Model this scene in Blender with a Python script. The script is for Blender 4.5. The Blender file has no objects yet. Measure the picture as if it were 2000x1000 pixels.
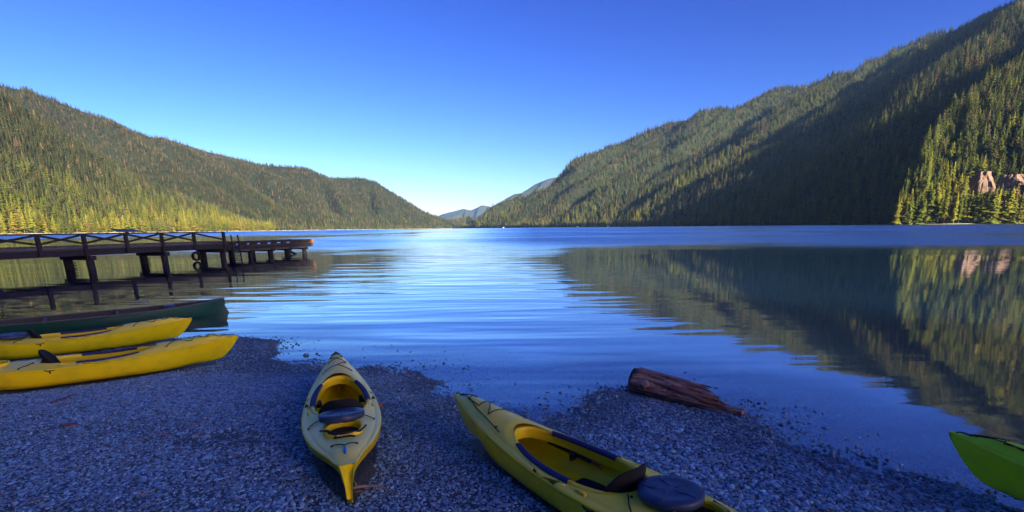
import bpy, math, random
import numpy as np
from mathutils import Vector, Matrix
random.seed(7)
rng = np.random.default_rng(11)
sc = bpy.context.scene
rad = math.radians

# ------------------------------------------------------------------ camera
F = 938.0; PYC = 667.0; CZ = 1.9            # focal length and principal row in photograph pixels, eye height in metres
PITCH = math.atan(222.5 / F); ROLL = rad(0.65)
FWD = np.array([0, math.cos(PITCH), -math.sin(PITCH)])
_R = np.array([1., 0, 0]); _U = np.array([0, math.sin(PITCH), math.cos(PITCH)])
RIGHT = _R * math.cos(ROLL) - _U * math.sin(ROLL)
UP = _U * math.cos(ROLL) + _R * math.sin(ROLL)
cam_d = bpy.data.cameras.new('camera')
cam = bpy.data.objects.new('camera', cam_d)
sc.collection.objects.link(cam)
cam.matrix_world = Matrix(((RIGHT[0], UP[0], -FWD[0], 0), (RIGHT[1], UP[1], -FWD[1], 0), (RIGHT[2], UP[2], -FWD[2], CZ), (0, 0, 0, 1)))
cam_d.sensor_width = 36; cam_d.lens = 36 * F / 2000; cam_d.shift_y = (PYC - 500) / 2000
cam_d.clip_start = 0.05; cam_d.clip_end = 60000
sc.camera = cam

# ------------------------------------------------------------------ light
SUN = Vector((0.56, -0.76, 0.335)).normalized()
EL = math.asin(SUN.z); AZ = math.atan2(SUN.x, SUN.y)
w = bpy.data.worlds.new('World'); sc.world = w; w.use_nodes = True
nt = w.node_tree; nt.nodes.clear()
sky = nt.nodes.new('ShaderNodeTexSky'); sky.sky_type = 'NISHITA'; sky.sun_disc = False
sky.sun_elevation = EL; sky.sun_rotation = AZ
sky.altitude = 300; sky.air_density = 1.0; sky.dust_density = 0.8; sky.ozone_density = 4.0
hs = nt.nodes.new('ShaderNodeHueSaturation'); hs.inputs['Saturation'].default_value = 1.30
bg = nt.nodes.new('ShaderNodeBackground'); bg.inputs['Strength'].default_value = 0.15
wo = nt.nodes.new('ShaderNodeOutputWorld')
hs.inputs['Saturation'].default_value = 1.0
SKY_K = 0.252      # a per-channel contrast curve: deeper blue overhead, pale at the horizon
sca = nt.nodes.new('ShaderNodeVectorMath'); sca.operation = 'SCALE'; sca.inputs['Scale'].default_value = SKY_K
sep = nt.nodes.new('ShaderNodeSeparateXYZ'); com = nt.nodes.new('ShaderNodeCombineXYZ')
nt.links.new(sky.outputs[0], sca.inputs[0]); nt.links.new(sca.outputs[0], sep.inputs[0])
for k, (pw, gn) in enumerate(((2.45, .144), (2.15, .098), (1.40, .149))):
    a = nt.nodes.new('ShaderNodeMath'); a.operation = 'POWER'; a.inputs[1].default_value = pw
    b = nt.nodes.new('ShaderNodeMath'); b.operation = 'MULTIPLY'; b.inputs[1].default_value = gn / SKY_K
    c = nt.nodes.new('ShaderNodeMath'); c.operation = 'MINIMUM'; c.inputs[1].default_value = 40
    nt.links.new(sep.outputs[k], a.inputs[0]); nt.links.new(a.outputs[0], b.inputs[0]); nt.links.new(b.outputs[0], c.inputs[0]); nt.links.new(c.outputs[0], com.inputs[k])
nt.links.new(com.outputs[0], hs.inputs['Color']); nt.links.new(hs.outputs[0], bg.inputs['Color']); nt.links.new(bg.outputs[0], wo.inputs[0])
sl = bpy.data.lights.new('sun', 'SUN'); sl.energy = 3.6; sl.angle = rad(0.5); sl.color = (1.0, 0.86, 0.62)
so = bpy.data.objects.new('sun', sl); sc.collection.objects.link(so)
so.rotation_euler = SUN.to_track_quat('Z', 'Y').to_euler()
sc.view_settings.view_transform = 'Standard'; sc.view_settings.look = 'None'
sc.view_settings.exposure = 3.08; sc.view_settings.gamma = 1.0; sc.view_settings.use_curve_mapping = False
sc.cycles.volume_bounces = 0; sc.cycles.max_bounces = 8; sc.cycles.transparent_max_bounces = 12
sc.cycles.use_denoising = True
sc.cycles.sample_clamp_indirect = 6

# ------------------------------------------------------------------ helpers
def ray(px, py):
    d = FWD + (px - 1000) / F * RIGHT - (py - PYC) / F * UP
    return d / np.linalg.norm(d)
def at_z(px, py, z=0.0):
    d = ray(px, py); return np.array([0, 0, CZ]) + d * ((z - CZ) / d[2])
def at_y(px, py, Y):
    d = ray(px, py); return np.array([0, 0, CZ]) + d * (Y / d[1])
def project(P):
    q = P - np.array([0, 0, CZ]); k = q @ FWD
    return 1000 + F * (q @ RIGHT) / k, PYC - F * (q @ UP) / k, k

def mesh(name, V, Fc, smooth=True):
    me = bpy.data.meshes.new(name)
    me.from_pydata([tuple(map(float, v)) for v in V], [], [tuple(map(int, f)) for f in Fc])
    me.update()
    if smooth: me.polygons.foreach_set('use_smooth', [True] * len(me.polygons))
    return me
def obj(name, me, mat=None, parent=None, loc=None, rot=None, **props):
    o = bpy.data.objects.new(name, me)
    sc.collection.objects.link(o)
    if mat is not None and me is not None and not me.materials: me.materials.append(mat)
    if parent is not None: o.parent = parent
    if loc is not None: o.location = loc
    if rot is not None: o.rotation_euler = rot
    for k, v in props.items(): o[k] = v
    return o
def thing(name, label, cat, loc=(0, 0, 0), rot=(0, 0, 0), group=None):
    o = bpy.data.objects.new(name, None); o.empty_display_size = 0.2
    sc.collection.objects.link(o); o.location = loc; o.rotation_euler = rot
    o['label'] = label; o['category'] = cat
    if group: o['group'] = group
    return o
class MB:
    "collects shapes into one mesh"
    def __init__(s): s.V = []; s.F = []
    def add(s, V, Fc):
        b = len(s.V); s.V += [tuple(v) for v in V]; s.F += [tuple(i + b for i in f) for f in Fc]; return s
    def box(s, c, d, R=None, bev=0.0):
        hx, hy, hz = [k / 2 for k in d]
        if bev <= 0:
            V = [(x, y, z) for x in (-hx, hx) for y in (-hy, hy) for z in (-hz, hz)]
            Fc = [(0, 1, 3, 2), (4, 6, 7, 5), (0, 4, 5, 1), (2, 3, 7, 6), (0, 2, 6, 4), (1, 5, 7, 3)]
        else:
            import bmesh
            bm = bmesh.new(); bmesh.ops.create_cube(bm, size=1.0)
            bmesh.ops.scale(bm, vec=d, verts=bm.verts)
            bmesh.ops.bevel(bm, geom=bm.edges[:], offset=bev, segments=2, affect='EDGES')
            bm.verts.index_update()
            V = [tuple(v.co) for v in bm.verts]; Fc = [tuple(v.index for v in f.verts) for f in bm.faces]; bm.free()
        out = []
        for v in V:
            v = Vector(v)
            if R is not None: v = R @ v
            out.append((v.x + c[0], v.y + c[1], v.z + c[2]))
        return s.add(out, Fc)
    def beam(s, a, b, wd, ht):
        a = Vector(a); b = Vector(b); d = (b - a); L = d.length; x = d.normalized()
        up = Vector((0, 0, 1)) if abs(x.z) < .97 else Vector((0, 1, 0))
        y = up.cross(x).normalized(); z = x.cross(y)
        R = Matrix((x, y, z)).transposed(); return s.box((a + b) / 2, (L, wd, ht), R)
    def tube(s, pts, r, n=8, caps=True):
        pts = [Vector(p) for p in pts]; N = len(pts)
        rs = r if hasattr(r, '__len__') else [r] * N
        V = []; prev = None
        for i, p in enumerate(pts):
            t = (pts[min(i + 1, N - 1)] - pts[max(i - 1, 0)]).normalized()
            if prev is None: prev = t.orthogonal().normalized()
            nrm = (prev - t * prev.dot(t)).normalized(); prev = nrm; bn = t.cross(nrm)
            for k in range(n):
                a = 2 * math.pi * k / n
                V.append(p + (nrm * math.cos(a) + bn * math.sin(a)) * rs[i])
        Fc = [(i * n + k, i * n + (k + 1) % n, (i + 1) * n + (k + 1) % n, (i + 1) * n + k) for i in range(N - 1) for k in range(n)]
        if caps: Fc += [tuple(range(n))[::-1], tuple((N - 1) * n + k for k in range(n))]
        return s.add(V, Fc)
    def lathe(s, prof, n=32, M=None):
        V = []
        for (r, z) in prof:
            for k in range(n):
                a = 2 * math.pi * k / n; V.append(Vector((r * math.cos(a), r * math.sin(a), z)))
        if M is not None: V = [M @ v for v in V]
        P = len(prof)
        Fc = [(i * n + k, i * n + (k + 1) % n, (i + 1) * n + (k + 1) % n, (i + 1) * n + k) for i in range(P - 1) for k in range(n)]
        Fc += [tuple(range(n))[::-1], tuple((P - 1) * n + k for k in range(n))]
        return s.add(V, Fc)
    def grid(s, G, closed_u=False, closed_v=False):
        G = np.asarray(G); a, b = G.shape[:2]
        Fc = []
        for i in range(a if closed_u else a - 1):
            for j in range(b if closed_v else b - 1):
                i2 = (i + 1) % a; j2 = (j + 1) % b
                Fc.append((i * b + j, i * b + j2, i2 * b + j2, i2 * b + j))
        return s.add(G.reshape(-1, 3), Fc)
    def build(s, name, mat, parent=None, smooth=True, **kw):
        return obj(name, mesh(name, s.V, s.F, smooth), mat, parent, **kw)
def copy_tree(o, parent=None):
    c = o.copy(); sc.collection.objects.link(c); c.parent = parent
    for ch in [k for k in bpy.data.objects if k.parent == o]: copy_tree(ch, c)
    return c

# smooth lattice noise in numpy
_T = np.random.default_rng(5).random((256, 256))
def vnoise(x, y):
    x = np.asarray(x, float); y = np.asarray(y, float)
    xi = np.floor(x).astype(int); yi = np.floor(y).astype(int); fx = x - xi; fy = y - yi
    fx = fx * fx * (3 - 2 * fx); fy = fy * fy * (3 - 2 * fy)
    g = lambda a, b: _T[a % 256, b % 256]
    return (g(xi, yi) * (1 - fx) + g(xi + 1, yi) * fx) * (1 - fy) + (g(xi, yi + 1) * (1 - fx) + g(xi + 1, yi + 1) * fx) * fy
def fbm(x, y, o=4):
    s = 0; a = .5
    for k in range(o): s = s + a * (vnoise(x * 2 ** k + 17.3 * k, y * 2 ** k + 9.1 * k) - .5) * 2; a *= .5
    return s
def sstep(a, b, x):
    t = np.clip((x - a) / (b - a), 0, 1); return t * t * (3 - 2 * t)

# ------------------------------------------------------------------ materials
class NT:
    def __init__(s, name):
        s.m = bpy.data.materials.new(name); s.m.use_nodes = True; s.t = s.m.node_tree; s.t.nodes.clear()
        s.out = s.n('ShaderNodeOutputMaterial')
    def n(s, typ, **kw):
        nd = s.t.nodes.new(typ)
        for k, v in kw.items():
            if k.startswith('i_'): nd.inputs[k[2:].replace('_', ' ')].default_value = v
            else: setattr(nd, k, v)
        return nd
    def l(s, a, b): s.t.links.new(a, b)
    def noise(s, scale, detail=4, rough=.55, vec=None, coord='Object', sc3=None):
        tc = s.n('ShaderNodeTexCoord'); src = tc.outputs[coord] if vec is None else vec
        if sc3:
            mp = s.n('ShaderNodeMapping'); mp.inputs['Scale'].default_value = sc3; s.l(src, mp.inputs[0]); src = mp.outputs[0]
        nz = s.n('ShaderNodeTexNoise'); nz.inputs['Scale'].default_value = scale
        nz.inputs['Detail'].default_value = detail; nz.inputs['Roughness'].default_value = rough
        s.l(src, nz.inputs['Vector']); return nz.outputs['Fac']
    def ramp(s, fac, stops):
        r = s.n('ShaderNodeValToRGB'); e = r.color_ramp.elements
        while len(e) < len(stops): e.new(.5)
        for k, (p, c) in enumerate(stops):
            e[k].position = p; e[k].color = (*c, 1) if len(c) == 3 else c
        s.l(fac, r.inputs[0]); return r.outputs[0]
    def mix(s, fac, a, b, mode='MIX'):
        m = s.n('ShaderNodeMix', data_type='RGBA', blend_type=mode)
        for v, i in ((fac, 0), (a, 6), (b, 7)):
            if hasattr(v, 'links'): s.l(v, m.inputs[i])
            elif i == 0: m.inputs[0].default_value = v
            else: m.inputs[i].default_value = (*v, 1)
        return m.outputs[2]
    def math(s, op, a, b=None, c=None, clamp=False):
        m = s.n('ShaderNodeMath', operation=op, use_clamp=clamp)
        for k, v in enumerate((a, b, c)):
            if v is None: continue
            if hasattr(v, 'links'): s.l(v, m.inputs[k])
            else: m.inputs[k].default_value = v
        return m.outputs[0]
    def mrange(s, v, a, b, c=0., d=1.):
        m = s.n('ShaderNodeMapRange'); s.l(v, m.inputs[0])
        for k, x in enumerate((a, b, c, d)): m.inputs[1 + k].default_value = x
        return m.outputs[0]
    def bump(s, h, dist, strength=1.0, normal=None):
        b = s.n('ShaderNodeBump'); b.inputs['Distance'].default_value = dist; b.inputs['Strength'].default_value = strength
        s.l(h, b.inputs['Height'])
        if normal is not None: s.l(normal, b.inputs['Normal'])
        return b.outputs[0]
    def pbr(s, col, rough=.5, normal=None, spec=.5, coat=0., coat_r=.1, metal=0.):
        p = s.n('ShaderNodeBsdfPrincipled')
        for v, k in ((col, 'Base Color'), (rough, 'Roughness'), (normal, 'Normal')):
            if v is None: continue
            if hasattr(v, 'links'): s.l(v, p.inputs[k])
            else: p.inputs[k].default_value = (*v, 1) if k == 'Base Color' else v
        p.inputs['Specular IOR Level'].default_value = spec; p.inputs['Metallic'].default_value = metal
        p.inputs['Coat Weight'].default_value = coat; p.inputs['Coat Roughness'].default_value = coat_r
        s.l(p.outputs[0], s.out.inputs[0]); return p

def plastic(name, col, dirt, rough=.38, sheen_fade=None, grime=.5):
    m = NT(name)
    a = m.noise(5, 5, .65); b = m.noise(38, 3, .6, sc3=(.25, 1, 1)); c = m.noise(160, 2)
    k = m.ramp(a, [(.47, (0, 0, 0)), (.75, (grime, grime, grime))])
    colr = m.mix(k, col, dirt)
    sp = m.ramp(b, [(.66, (0, 0, 0)), (.78, (.30, .30, .30))])
    colr = m.mix(sp, colr, tuple(x * .55 for x in dirt))
    if sheen_fade:  # pale patches: sky sheen put into the colour, along with some fading
        g = m.n('ShaderNodeNewGeometry'); sx = m.n('ShaderNodeSeparateXYZ')
        tr = m.n('ShaderNodeVectorTransform', vector_type='NORMAL', convert_from='WORLD', convert_to='OBJECT')
        colr = m.mix(m.ramp(m.noise(2.2, 3), [(.3, (.5, .5, .5)), (.7, (1, 1, 1))]), colr, sheen_fade)
    n = m.bump(c, .0006, .6, m.bump(a, .004, .35))
    m.pbr(colr, m.mrange(a, .3, .8, rough - .07, rough + .14), n, spec=.32, coat=.08, coat_r=.2)
    return m.m
def simple(name, col, rough=.6, var=.25, scale=30, bump=.0008, spec=.4, stretch=None, metal=0.):
    m = NT(name); a = m.noise(scale, 4, .6, sc3=stretch)
    colr = m.mix(m.ramp(a, [(.3, (0, 0, 0)), (.72, (1, 1, 1))]), tuple(x * (1 - var) for x in col), tuple(min(1, x * (1 + var)) for x in col))
    m.pbr(colr, rough, m.bump(a, bump, .8), spec=spec, metal=metal); return m.m

M = {}
M['hull'] = plastic('yellow_polyethylene', (.98, .80, .004), (.60, .54, .02))
M['deck'] = plastic('yellow_deck_polyethylene', (.98, .82, .02), (.60, .52, .06), .36, sheen_fade=(.98, .85, .10), grime=.3)
M['deck_pale'] = plastic('sheen_faded_deck_polyethylene', (.98, .86, .09), (.60, .50, .08), .36, sheen_fade=(.98, .88, .15), grime=.2)  # pale deck: mostly reflected sky put into the base colour, partly fading
M['rim'] = plastic('coaming_polyethylene', (.96, .72, .02), (.55, .40, .04), .36, grime=.3)
M['green'] = plastic('lime_polyethylene', (.62, .97, .015), (.16, .42, .02), .34, grime=.25)
M['canoe'] = plastic('dark_green_canoe_hull', (.012, .075, .045), (.02, .05, .035), .38, grime=.5)
M['canoe_in'] = simple('canoe_inner_skin', (.045, .05, .045), .7)
M['black'] = simple('black_plastic', (.014, .015, .018), .45)
M['foam'] = simple('black_seat_fabric', (.008, .010, .014), .85, .4, 120, .0012)
M['lid'] = simple('sky_tinted_hatch_rubber', (.035, .065, .13), .42, .25, 18, .001)  # blue of the reflected sky put into the dark rubber colour
M['pad'] = simple('navy_neoprene', (.025, .03, .12), .8, .3, 120)
M['bungee'] = simple('black_bungee_cord', (.014, .014, .018), .8, .4, 300)
M['orange'] = simple('orange_plastic', (.72, .17, .02), .4)
M['red'] = simple('red_orange_handle', (.62, .07, .02), .4)
M['blue'] = simple('blue_float', (.03, .18, .55), .4)
M['steel'] = simple('stainless_screw', (.45, .46, .48), .3, metal=1.)
M['sticker'] = simple('olive_safety_sticker', (.62, .58, .12), .5, .1)
M['dark_in'] = simple('hull_shade_dark', (.05, .035, .02), .9)  # dark tone standing in for the shade inside the hull
M['alu'] = simple('grey_gunwale_trim', (.10, .11, .12), .5)
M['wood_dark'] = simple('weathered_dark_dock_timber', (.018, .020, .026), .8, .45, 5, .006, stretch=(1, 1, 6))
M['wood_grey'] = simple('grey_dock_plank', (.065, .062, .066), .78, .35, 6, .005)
M['wood_end'] = simple('reddish_sunlit_timber', (.42, .16, .05), .7, .3, 8, .004)  # orange of the sunlit dock end put into the timber colour
M['rubber'] = simple('black_tyre_rubber', (.012, .012, .012), .8)
M['panel'] = simple('blue_grey_sign_panel', (.06, .08, .12), .4)
M['stick'] = simple('bleached_driftwood', (.36, .28, .22), .8, .35, 40, .002)
M['stick2'] = simple('brown_twig_bark', (.20, .12, .085), .85, .4, 40, .002)
M['chip'] = simple('red_brown_bark_chip', (.30, .10, .06), .85, .4, 30, .003)
M['leaf'] = simple('dry_pink_leaf', (.55, .28, .22), .7)
M['cabin'] = simple('white_cabin_wall', (.7, .68, .62), .8)
M['roof'] = simple('grey_roof', (.12, .11, .11), .8)
# log
m = NT('wet_bark'); a = m.noise(9, 6, .7, sc3=(.35, 2.2, 2.2)); b = m.noise(40, 4, .6, sc3=(.4, 1.6, 1.6))
colr = m.ramp(a, [(.36, (.025, .015, .012)), (.46, (.22, .125, .09)), (.62, (.60, .41, .31))])
m.pbr(colr, .72, m.bump(b, .010, 1., m.bump(a, .05, 1.)), spec=.35); M['bark'] = m.m
m = NT('split_wood'); a = m.noise(14, 5, .6, sc3=(.2, 3, 3))
m.pbr(m.ramp(a, [(.3, (.10, .05, .035)), (.7, (.42, .23, .16))]), .7, m.bump(a, .015, 1.)); M['split'] = m.m
M['knot'] = simple('pale_knot_wood', (.50, .34, .26), .7, .3, 25, .003)

# gravel bed, darkened to stand in for shade in the gaps between pebbles
m = NT('gap_shade_gravel_bed'); a = m.noise(1.2, 4); b = m.noise(130, 3, .7)
vo = m.n('ShaderNodeTexVoronoi', feature='F1'); vo.inputs['Scale'].default_value = 46; tc = m.n('ShaderNodeTexCoord'); m.l(tc.outputs['Object'], vo.inputs['Vector'])
colr = m.mix(vo.outputs['Color'], (.02, .028, .036), (.09, .12, .15)); colr = m.mix(.55, colr, m.ramp(b, [(.3, (.02, .026, .034)), (.7, (.12, .15, .19))]))
m.pbr(colr, .7, m.bump(m.math('SUBTRACT', 1., vo.outputs['Distance']), .02, .9)); M['gravel'] = m.m
# pebbles: grey to blue-grey to brown stones; those at the water line are wet
m = NT('lake_pebbles'); oi = m.n('ShaderNodeObjectInfo'); a = m.noise(60, 3, .6); ge = m.n('ShaderNodeNewGeometry'); sp = m.n('ShaderNodeSeparateXYZ'); m.l(ge.outputs['Position'], sp.inputs[0])
base = m.ramp(oi.outputs['Random'], [(0, (.055, .065, .08)), (.20, (.16, .19, .24)), (.45, (.30, .36, .43)), (.66, (.46, .51, .58)), (.80, (.20, .20, .21)), (.88, (.30, .22, .20)), (.94, (.22, .27, .29)), (1, (.66, .68, .70))])
base = m.mix(m.ramp(a, [(.3, (0, 0, 0)), (.7, (.35, .35, .35))]), base, (.32, .36, .42))
wet = m.mrange(m.math('ADD', sp.outputs['Z'], m.math('MULTIPLY', m.noise(2.2, 2, coord='Object', vec=ge.outputs['Position']), .05)), .015, .075, 1, 0)
base = m.mix(1., base, (.78, 1.24, 1.42), 'MULTIPLY')
base = m.mix(wet, base, m.mix(1., base, (.30, .29, .30), 'MULTIPLY'))
m.pbr(base, m.mrange(wet, 0, 1, .58, .22), m.bump(a, .002, .6), spec=.5); M['pebble'] = m.m

# forest
def foliage(name, instanced):
    m = NT(name)
    if instanced:
        at = m.n('ShaderNodeAttribute', attribute_type='INSTANCER', attribute_name='tint'); c = at.outputs['Color']
    else:
        oi = m.n('ShaderNodeObjectInfo'); c = oi.outputs['Color']
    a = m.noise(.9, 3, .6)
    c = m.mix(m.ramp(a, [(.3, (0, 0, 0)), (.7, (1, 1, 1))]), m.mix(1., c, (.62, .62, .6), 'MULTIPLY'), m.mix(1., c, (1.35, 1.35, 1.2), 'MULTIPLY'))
    d = m.n('ShaderNodeBsdfDiffuse'); t = m.n('ShaderNodeBsdfTranslucent'); mx = m.n('ShaderNodeMixShader'); mx.inputs[0].default_value = .25
    m.l(c, d.inputs[0]); m.l(c, t.inputs[0]); m.l(d.outputs[0], mx.inputs[1]); m.l(t.outputs[0], mx.inputs[2]); m.l(mx.outputs[0], m.out.inputs[0])
    return m.m
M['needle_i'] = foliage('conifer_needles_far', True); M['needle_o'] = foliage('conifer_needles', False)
M['trunk'] = simple('conifer_bark', (.12, .085, .06), .9, .3, 2)
m = NT('forest_floor'); a = m.noise(.02, 6, .6); b = m.noise(.25, 4)
m.pbr(m.mix(m.ramp(a, [(.55, (0, 0, 0)), (.75, (1, 1, 1))]), m.mix(b, (.006, .010, .004), (.015, .020, .008)), (.035, .028, .017)), .95, None, spec=.1); M['floor'] = m.m
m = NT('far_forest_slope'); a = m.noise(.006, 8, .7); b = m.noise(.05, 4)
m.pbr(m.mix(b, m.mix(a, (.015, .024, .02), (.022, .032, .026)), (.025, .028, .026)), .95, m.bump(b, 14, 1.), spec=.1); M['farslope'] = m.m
m = NT('pink_rock'); a = m.noise(.16, 7, .7, sc3=(1, 1, .35)); b = m.noise(.9, 5, .7)
m.pbr(m.ramp(a, [(.3, (.04, .026, .022)), (.5, (.15, .095, .072)), (.72, (.25, .17, .135))]), .9, m.bump(b, 1.2, 1., m.bump(a, 4., 1.))); M['rock'] = m.m
m = NT('shore_stone'); a = m.noise(.6, 5); m.pbr(m.ramp(a, [(.3, (.12, .10, .09)), (.7, (.34, .29, .25))]), .9); M['shore'] = m.m

# ------------------------------------------------------------------ shoreline, ground, water
shore_px = [(0, 652), (200, 655), (380, 663), (470, 655), (545, 662), (510, 690), (600, 708), (720, 718), (800, 733), (880, 768), (960, 792),
            (1060, 812), (1130, 812), (1160, 790), (1200, 765), (1240, 757), (1330, 780)]
SH = [tuple(at_z(*p)[:2]) for p in shore_px] + [(2.36, 4.72), (2.42, 4.18), (2.61, 3.76), (2.88, 3.53), (3.15, 3.36), (3.40, 3.20), (3.7, 3.0), (8, 0), (20, -6), (50, -14), (120, -22), (300, 20), (600, 150), (900, 300), (1500, 420), (4000, 500)]
SH = [(-6000, 2500), (-2500, 1200), (-1000, 640), (-400, 200), (-150, 60), (-60, 22), (-30, 8), (-16, 9.3)] + SH
SH = np.array(SH)
def signed(x, y):
    x = np.asarray(x, float); y = np.asarray(y, float); best = np.full(x.shape, 1e18)
    for (x0, y0), (x1, y1) in zip(SH[:-1], SH[1:]):
        dx, dy = x1 - x0, y1 - y0; L = dx * dx + dy * dy
        t = np.clip(((x - x0) * dx + (y - y0) * dy) / L, 0, 1)
        best = np.minimum(best, (x - x0 - t * dx) ** 2 + (y - y0 - t * dy) ** 2)
    return np.sqrt(best) * np.where(y < np.interp(x, SH[:, 0], SH[:, 1]), 1, -1)
def ground_z(x, y):
    d = signed(x, y); x = np.asarray(x, float); y = np.asarray(y, float)
    land = .036 * np.minimum(d, 8) + .05 * np.clip(d - 8, 0, 20) + .90 * np.clip(d - 95, 0, 190) * sstep(15, 5, .805 * x + .593 * y)  # steep hill behind the camera, shaped to shade the beach but spare the dock end
    bed = np.maximum(-.055 * np.minimum(-d, 1.5) - .16 * np.clip(-d - 1.5, 0, None), -9)
    z = np.where(d > 0, land, bed)
    near = np.exp(-np.abs(d) / 40)
    z = z + near * (.020 * fbm(x * .9, y * .9, 3) + .016 * fbm(x * 3.1 + 5, y * 3.1, 2)) + np.where(d > 40, 5 * fbm(x * .02, y * .02, 3), 0)
    return z
def axis(lo, a, step, b, hi, g=1.22):
    mid = list(np.arange(a, b + 1e-6, step)); r = []; s = step; v = mid[-1]
    while v < hi: s *= g; v += s; r.append(min(v, hi))
    l = []; s = step; v = mid[0]
    while v > lo: s *= g; v -= s; l.append(max(v, lo))
    return np.array(l[::-1] + mid + r)
def sheet(name, xs, ys, zf, mat, **kw):
    X, Y = np.meshgrid(xs, ys); Z = zf(X, Y); b, a = X.shape
    V = np.stack([X, Y, Z], -1).reshape(-1, 3)
    I = (np.arange(b - 1)[:, None] * a + np.arange(a - 1)[None]).reshape(-1)
    Fc = np.stack([I, I + 1, I + 1 + a, I + a], -1)
    return obj(name, mesh(name, V, Fc), mat, **kw), V
xs = axis(-14000, -11, .09, 8, 14000); ys = axis(-2300, 0, .09, 12.5, 16500)
sheet('ground', xs, ys, ground_z, M['gravel'], kind='structure')
xs = axis(-13900, -12, .15, 9, 13900); ys = axis(-2200, 0, .15, 13, 16400)
# water
m = NT('lake_water')
ge = m.n('ShaderNodeNewGeometry'); sp = m.n('ShaderNodeSeparateXYZ'); m.l(ge.outputs['Position'], sp.inputs[0])
P = ge.outputs['Position']
dist = m.n('ShaderNodeVectorMath', operation='LENGTH'); m.l(P, dist.inputs[0]); D = dist.outputs['Value']
swell = m.noise(1.0, 2, .5, vec=P, sc3=(.16, .95, 1)); rip = m.noise(1.0, 3, .55, vec=P, sc3=(1.1, 4.2, 1)); fine = m.noise(1.0, 3, .6, vec=P, sc3=(5, 13, 1))
# breeze: patches of ruffled water further out
band = m.noise(1.0, 3, .6, vec=P, sc3=(.010, .022, 1))
Dn = m.math('MULTIPLY', D, m.math('MULTIPLY_ADD', m.noise(1.0, 3, .6, vec=P, sc3=(.03, .05, 1)), 1.3, .35))
ruf = m.math('MULTIPLY', m.mrange(Dn, 34, 75, 0, 1), m.mrange(band, .36, .58, .35, 1.), clamp=True)
far = m.mrange(D, 200, 1500, 1., .85)
calm = m.mrange(sp.outputs['X'], -60, -10, .12, 1)     # lee of the dock and left shore
lane = m.math('ABSOLUTE', m.math('ADD', m.math('DIVIDE', sp.outputs['X'], m.math('MAXIMUM', sp.outputs['Y'], 1.)), .15))   # a calmer lane up the middle of the lake
far = m.math('MULTIPLY', far, m.mrange(lane, .05, .20, .22, 1))
ruf = m.math('MULTIPLY', m.math('MULTIPLY', ruf, far), m.math('MAXIMUM', calm, m.mrange(D, 150, 320, 0, 1)), clamp=True)
sm_ = m.math('MULTIPLY', m.mrange(sp.outputs['X'], 0, 6, 1, .10), m.mrange(sp.outputs['X'], -14, -6, .25, 1))
b1 = m.n('ShaderNodeBump'); b1.inputs['Distance'].default_value = .075; m.l(swell, b1.inputs['Height']); m.l(m.math('MULTIPLY', sm_, .55), b1.inputs['Strength']); n1 = b1.outputs[0]
b2 = m.n('ShaderNodeBump'); b2.inputs['Distance'].default_value = .0035; m.l(rip, b2.inputs['Height']); m.l(n1, b2.inputs['Normal']); m.l(m.math('MULTIPLY_ADD', sm_, .40, .12), b2.inputs['Strength']); n2 = b2.outputs[0]
n3 = m.bump(fine, .0005, .7, n2)
b4 = m.n('ShaderNodeBump'); b4.inputs['Distance'].default_value = .06; m.l(m.noise(1.0, 4, .65, vec=P, sc3=(1.3, 3., 1)), b4.inputs['Height']); m.l(ruf, b4.inputs['Strength']); m.l(n3, b4.inputs['Normal'])
# wind-ruffled water shows mostly the wavelet faces turned to the viewer
inc = m.n('ShaderNodeVectorMath', operation='MULTIPLY'); m.l(ge.outputs['Incoming'], inc.inputs[0]); inc.inputs[1].default_value = (1, 1, 0)
isc = m.n('ShaderNodeVectorMath', operation='SCALE'); m.l(inc.outputs[0], isc.inputs[0]); m.l(m.math('MULTIPLY', ruf, .20), isc.inputs['Scale'])
nad = m.n('ShaderNodeVectorMath', operation='ADD'); m.l(b4.outputs[0], nad.inputs[0]); m.l(isc.outputs[0], nad.inputs[1])
nno = m.n('ShaderNodeVectorMath', operation='NORMALIZE'); m.l(nad.outputs[0], nno.inputs[0]); NRM = nno.outputs[0]
fr = m.n('ShaderNodeFresnel'); fr.inputs['IOR'].default_value = 1.40; m.l(NRM, fr.inputs['Normal'])
gl = m.n('ShaderNodeBsdfGlossy'); m.l(NRM, gl.inputs['Normal']); m.l(m.mrange(ruf, 0, 1, .006, .14), gl.inputs['Roughness'])
gl.inputs['Color'].default_value = (.93, .96, 1, 1)
at = m.n('ShaderNodeAttribute', attribute_name='depth')
fac = m.math('MULTIPLY_ADD', fr.outputs[0], .52, m.mrange(at.outputs['Fac'], 0, .16, .26, .48), clamp=True)
tr = m.n('ShaderNodeBsdfTransparent'); tr.inputs['Color'].default_value = (.72, .86, .95, 1)
df = m.n('ShaderNodeBsdfDiffuse'); df.inputs['Color'].default_value = (.006, .022, .055, 1)
body = m.n('ShaderNodeMixShader'); m.l(m.mrange(at.outputs['Fac'], 0, .6, .0, 1), body.inputs[0]); m.l(tr.outputs[0], body.inputs[1]); m.l(df.outputs[0], body.inputs[2])
mx = m.n('ShaderNodeMixShader'); m.l(fac, mx.inputs[0]); m.l(body.outputs[0], mx.inputs[1]); m.l(gl.outputs[0], mx.inputs[2]); m.l(mx.outputs[0], m.out.inputs[0])
M['water'] = m.m
wobj, V = sheet('water', xs, ys, lambda x, y: 0 * x, M['water'], kind='structure')
dp = np.clip(-ground_z(V[:, 0], V[:, 1]), 0, 5)
a = wobj.data.attributes.new('depth', 'FLOAT', 'POINT'); a.data.foreach_set('value', dp.astype(np.float32))

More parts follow.
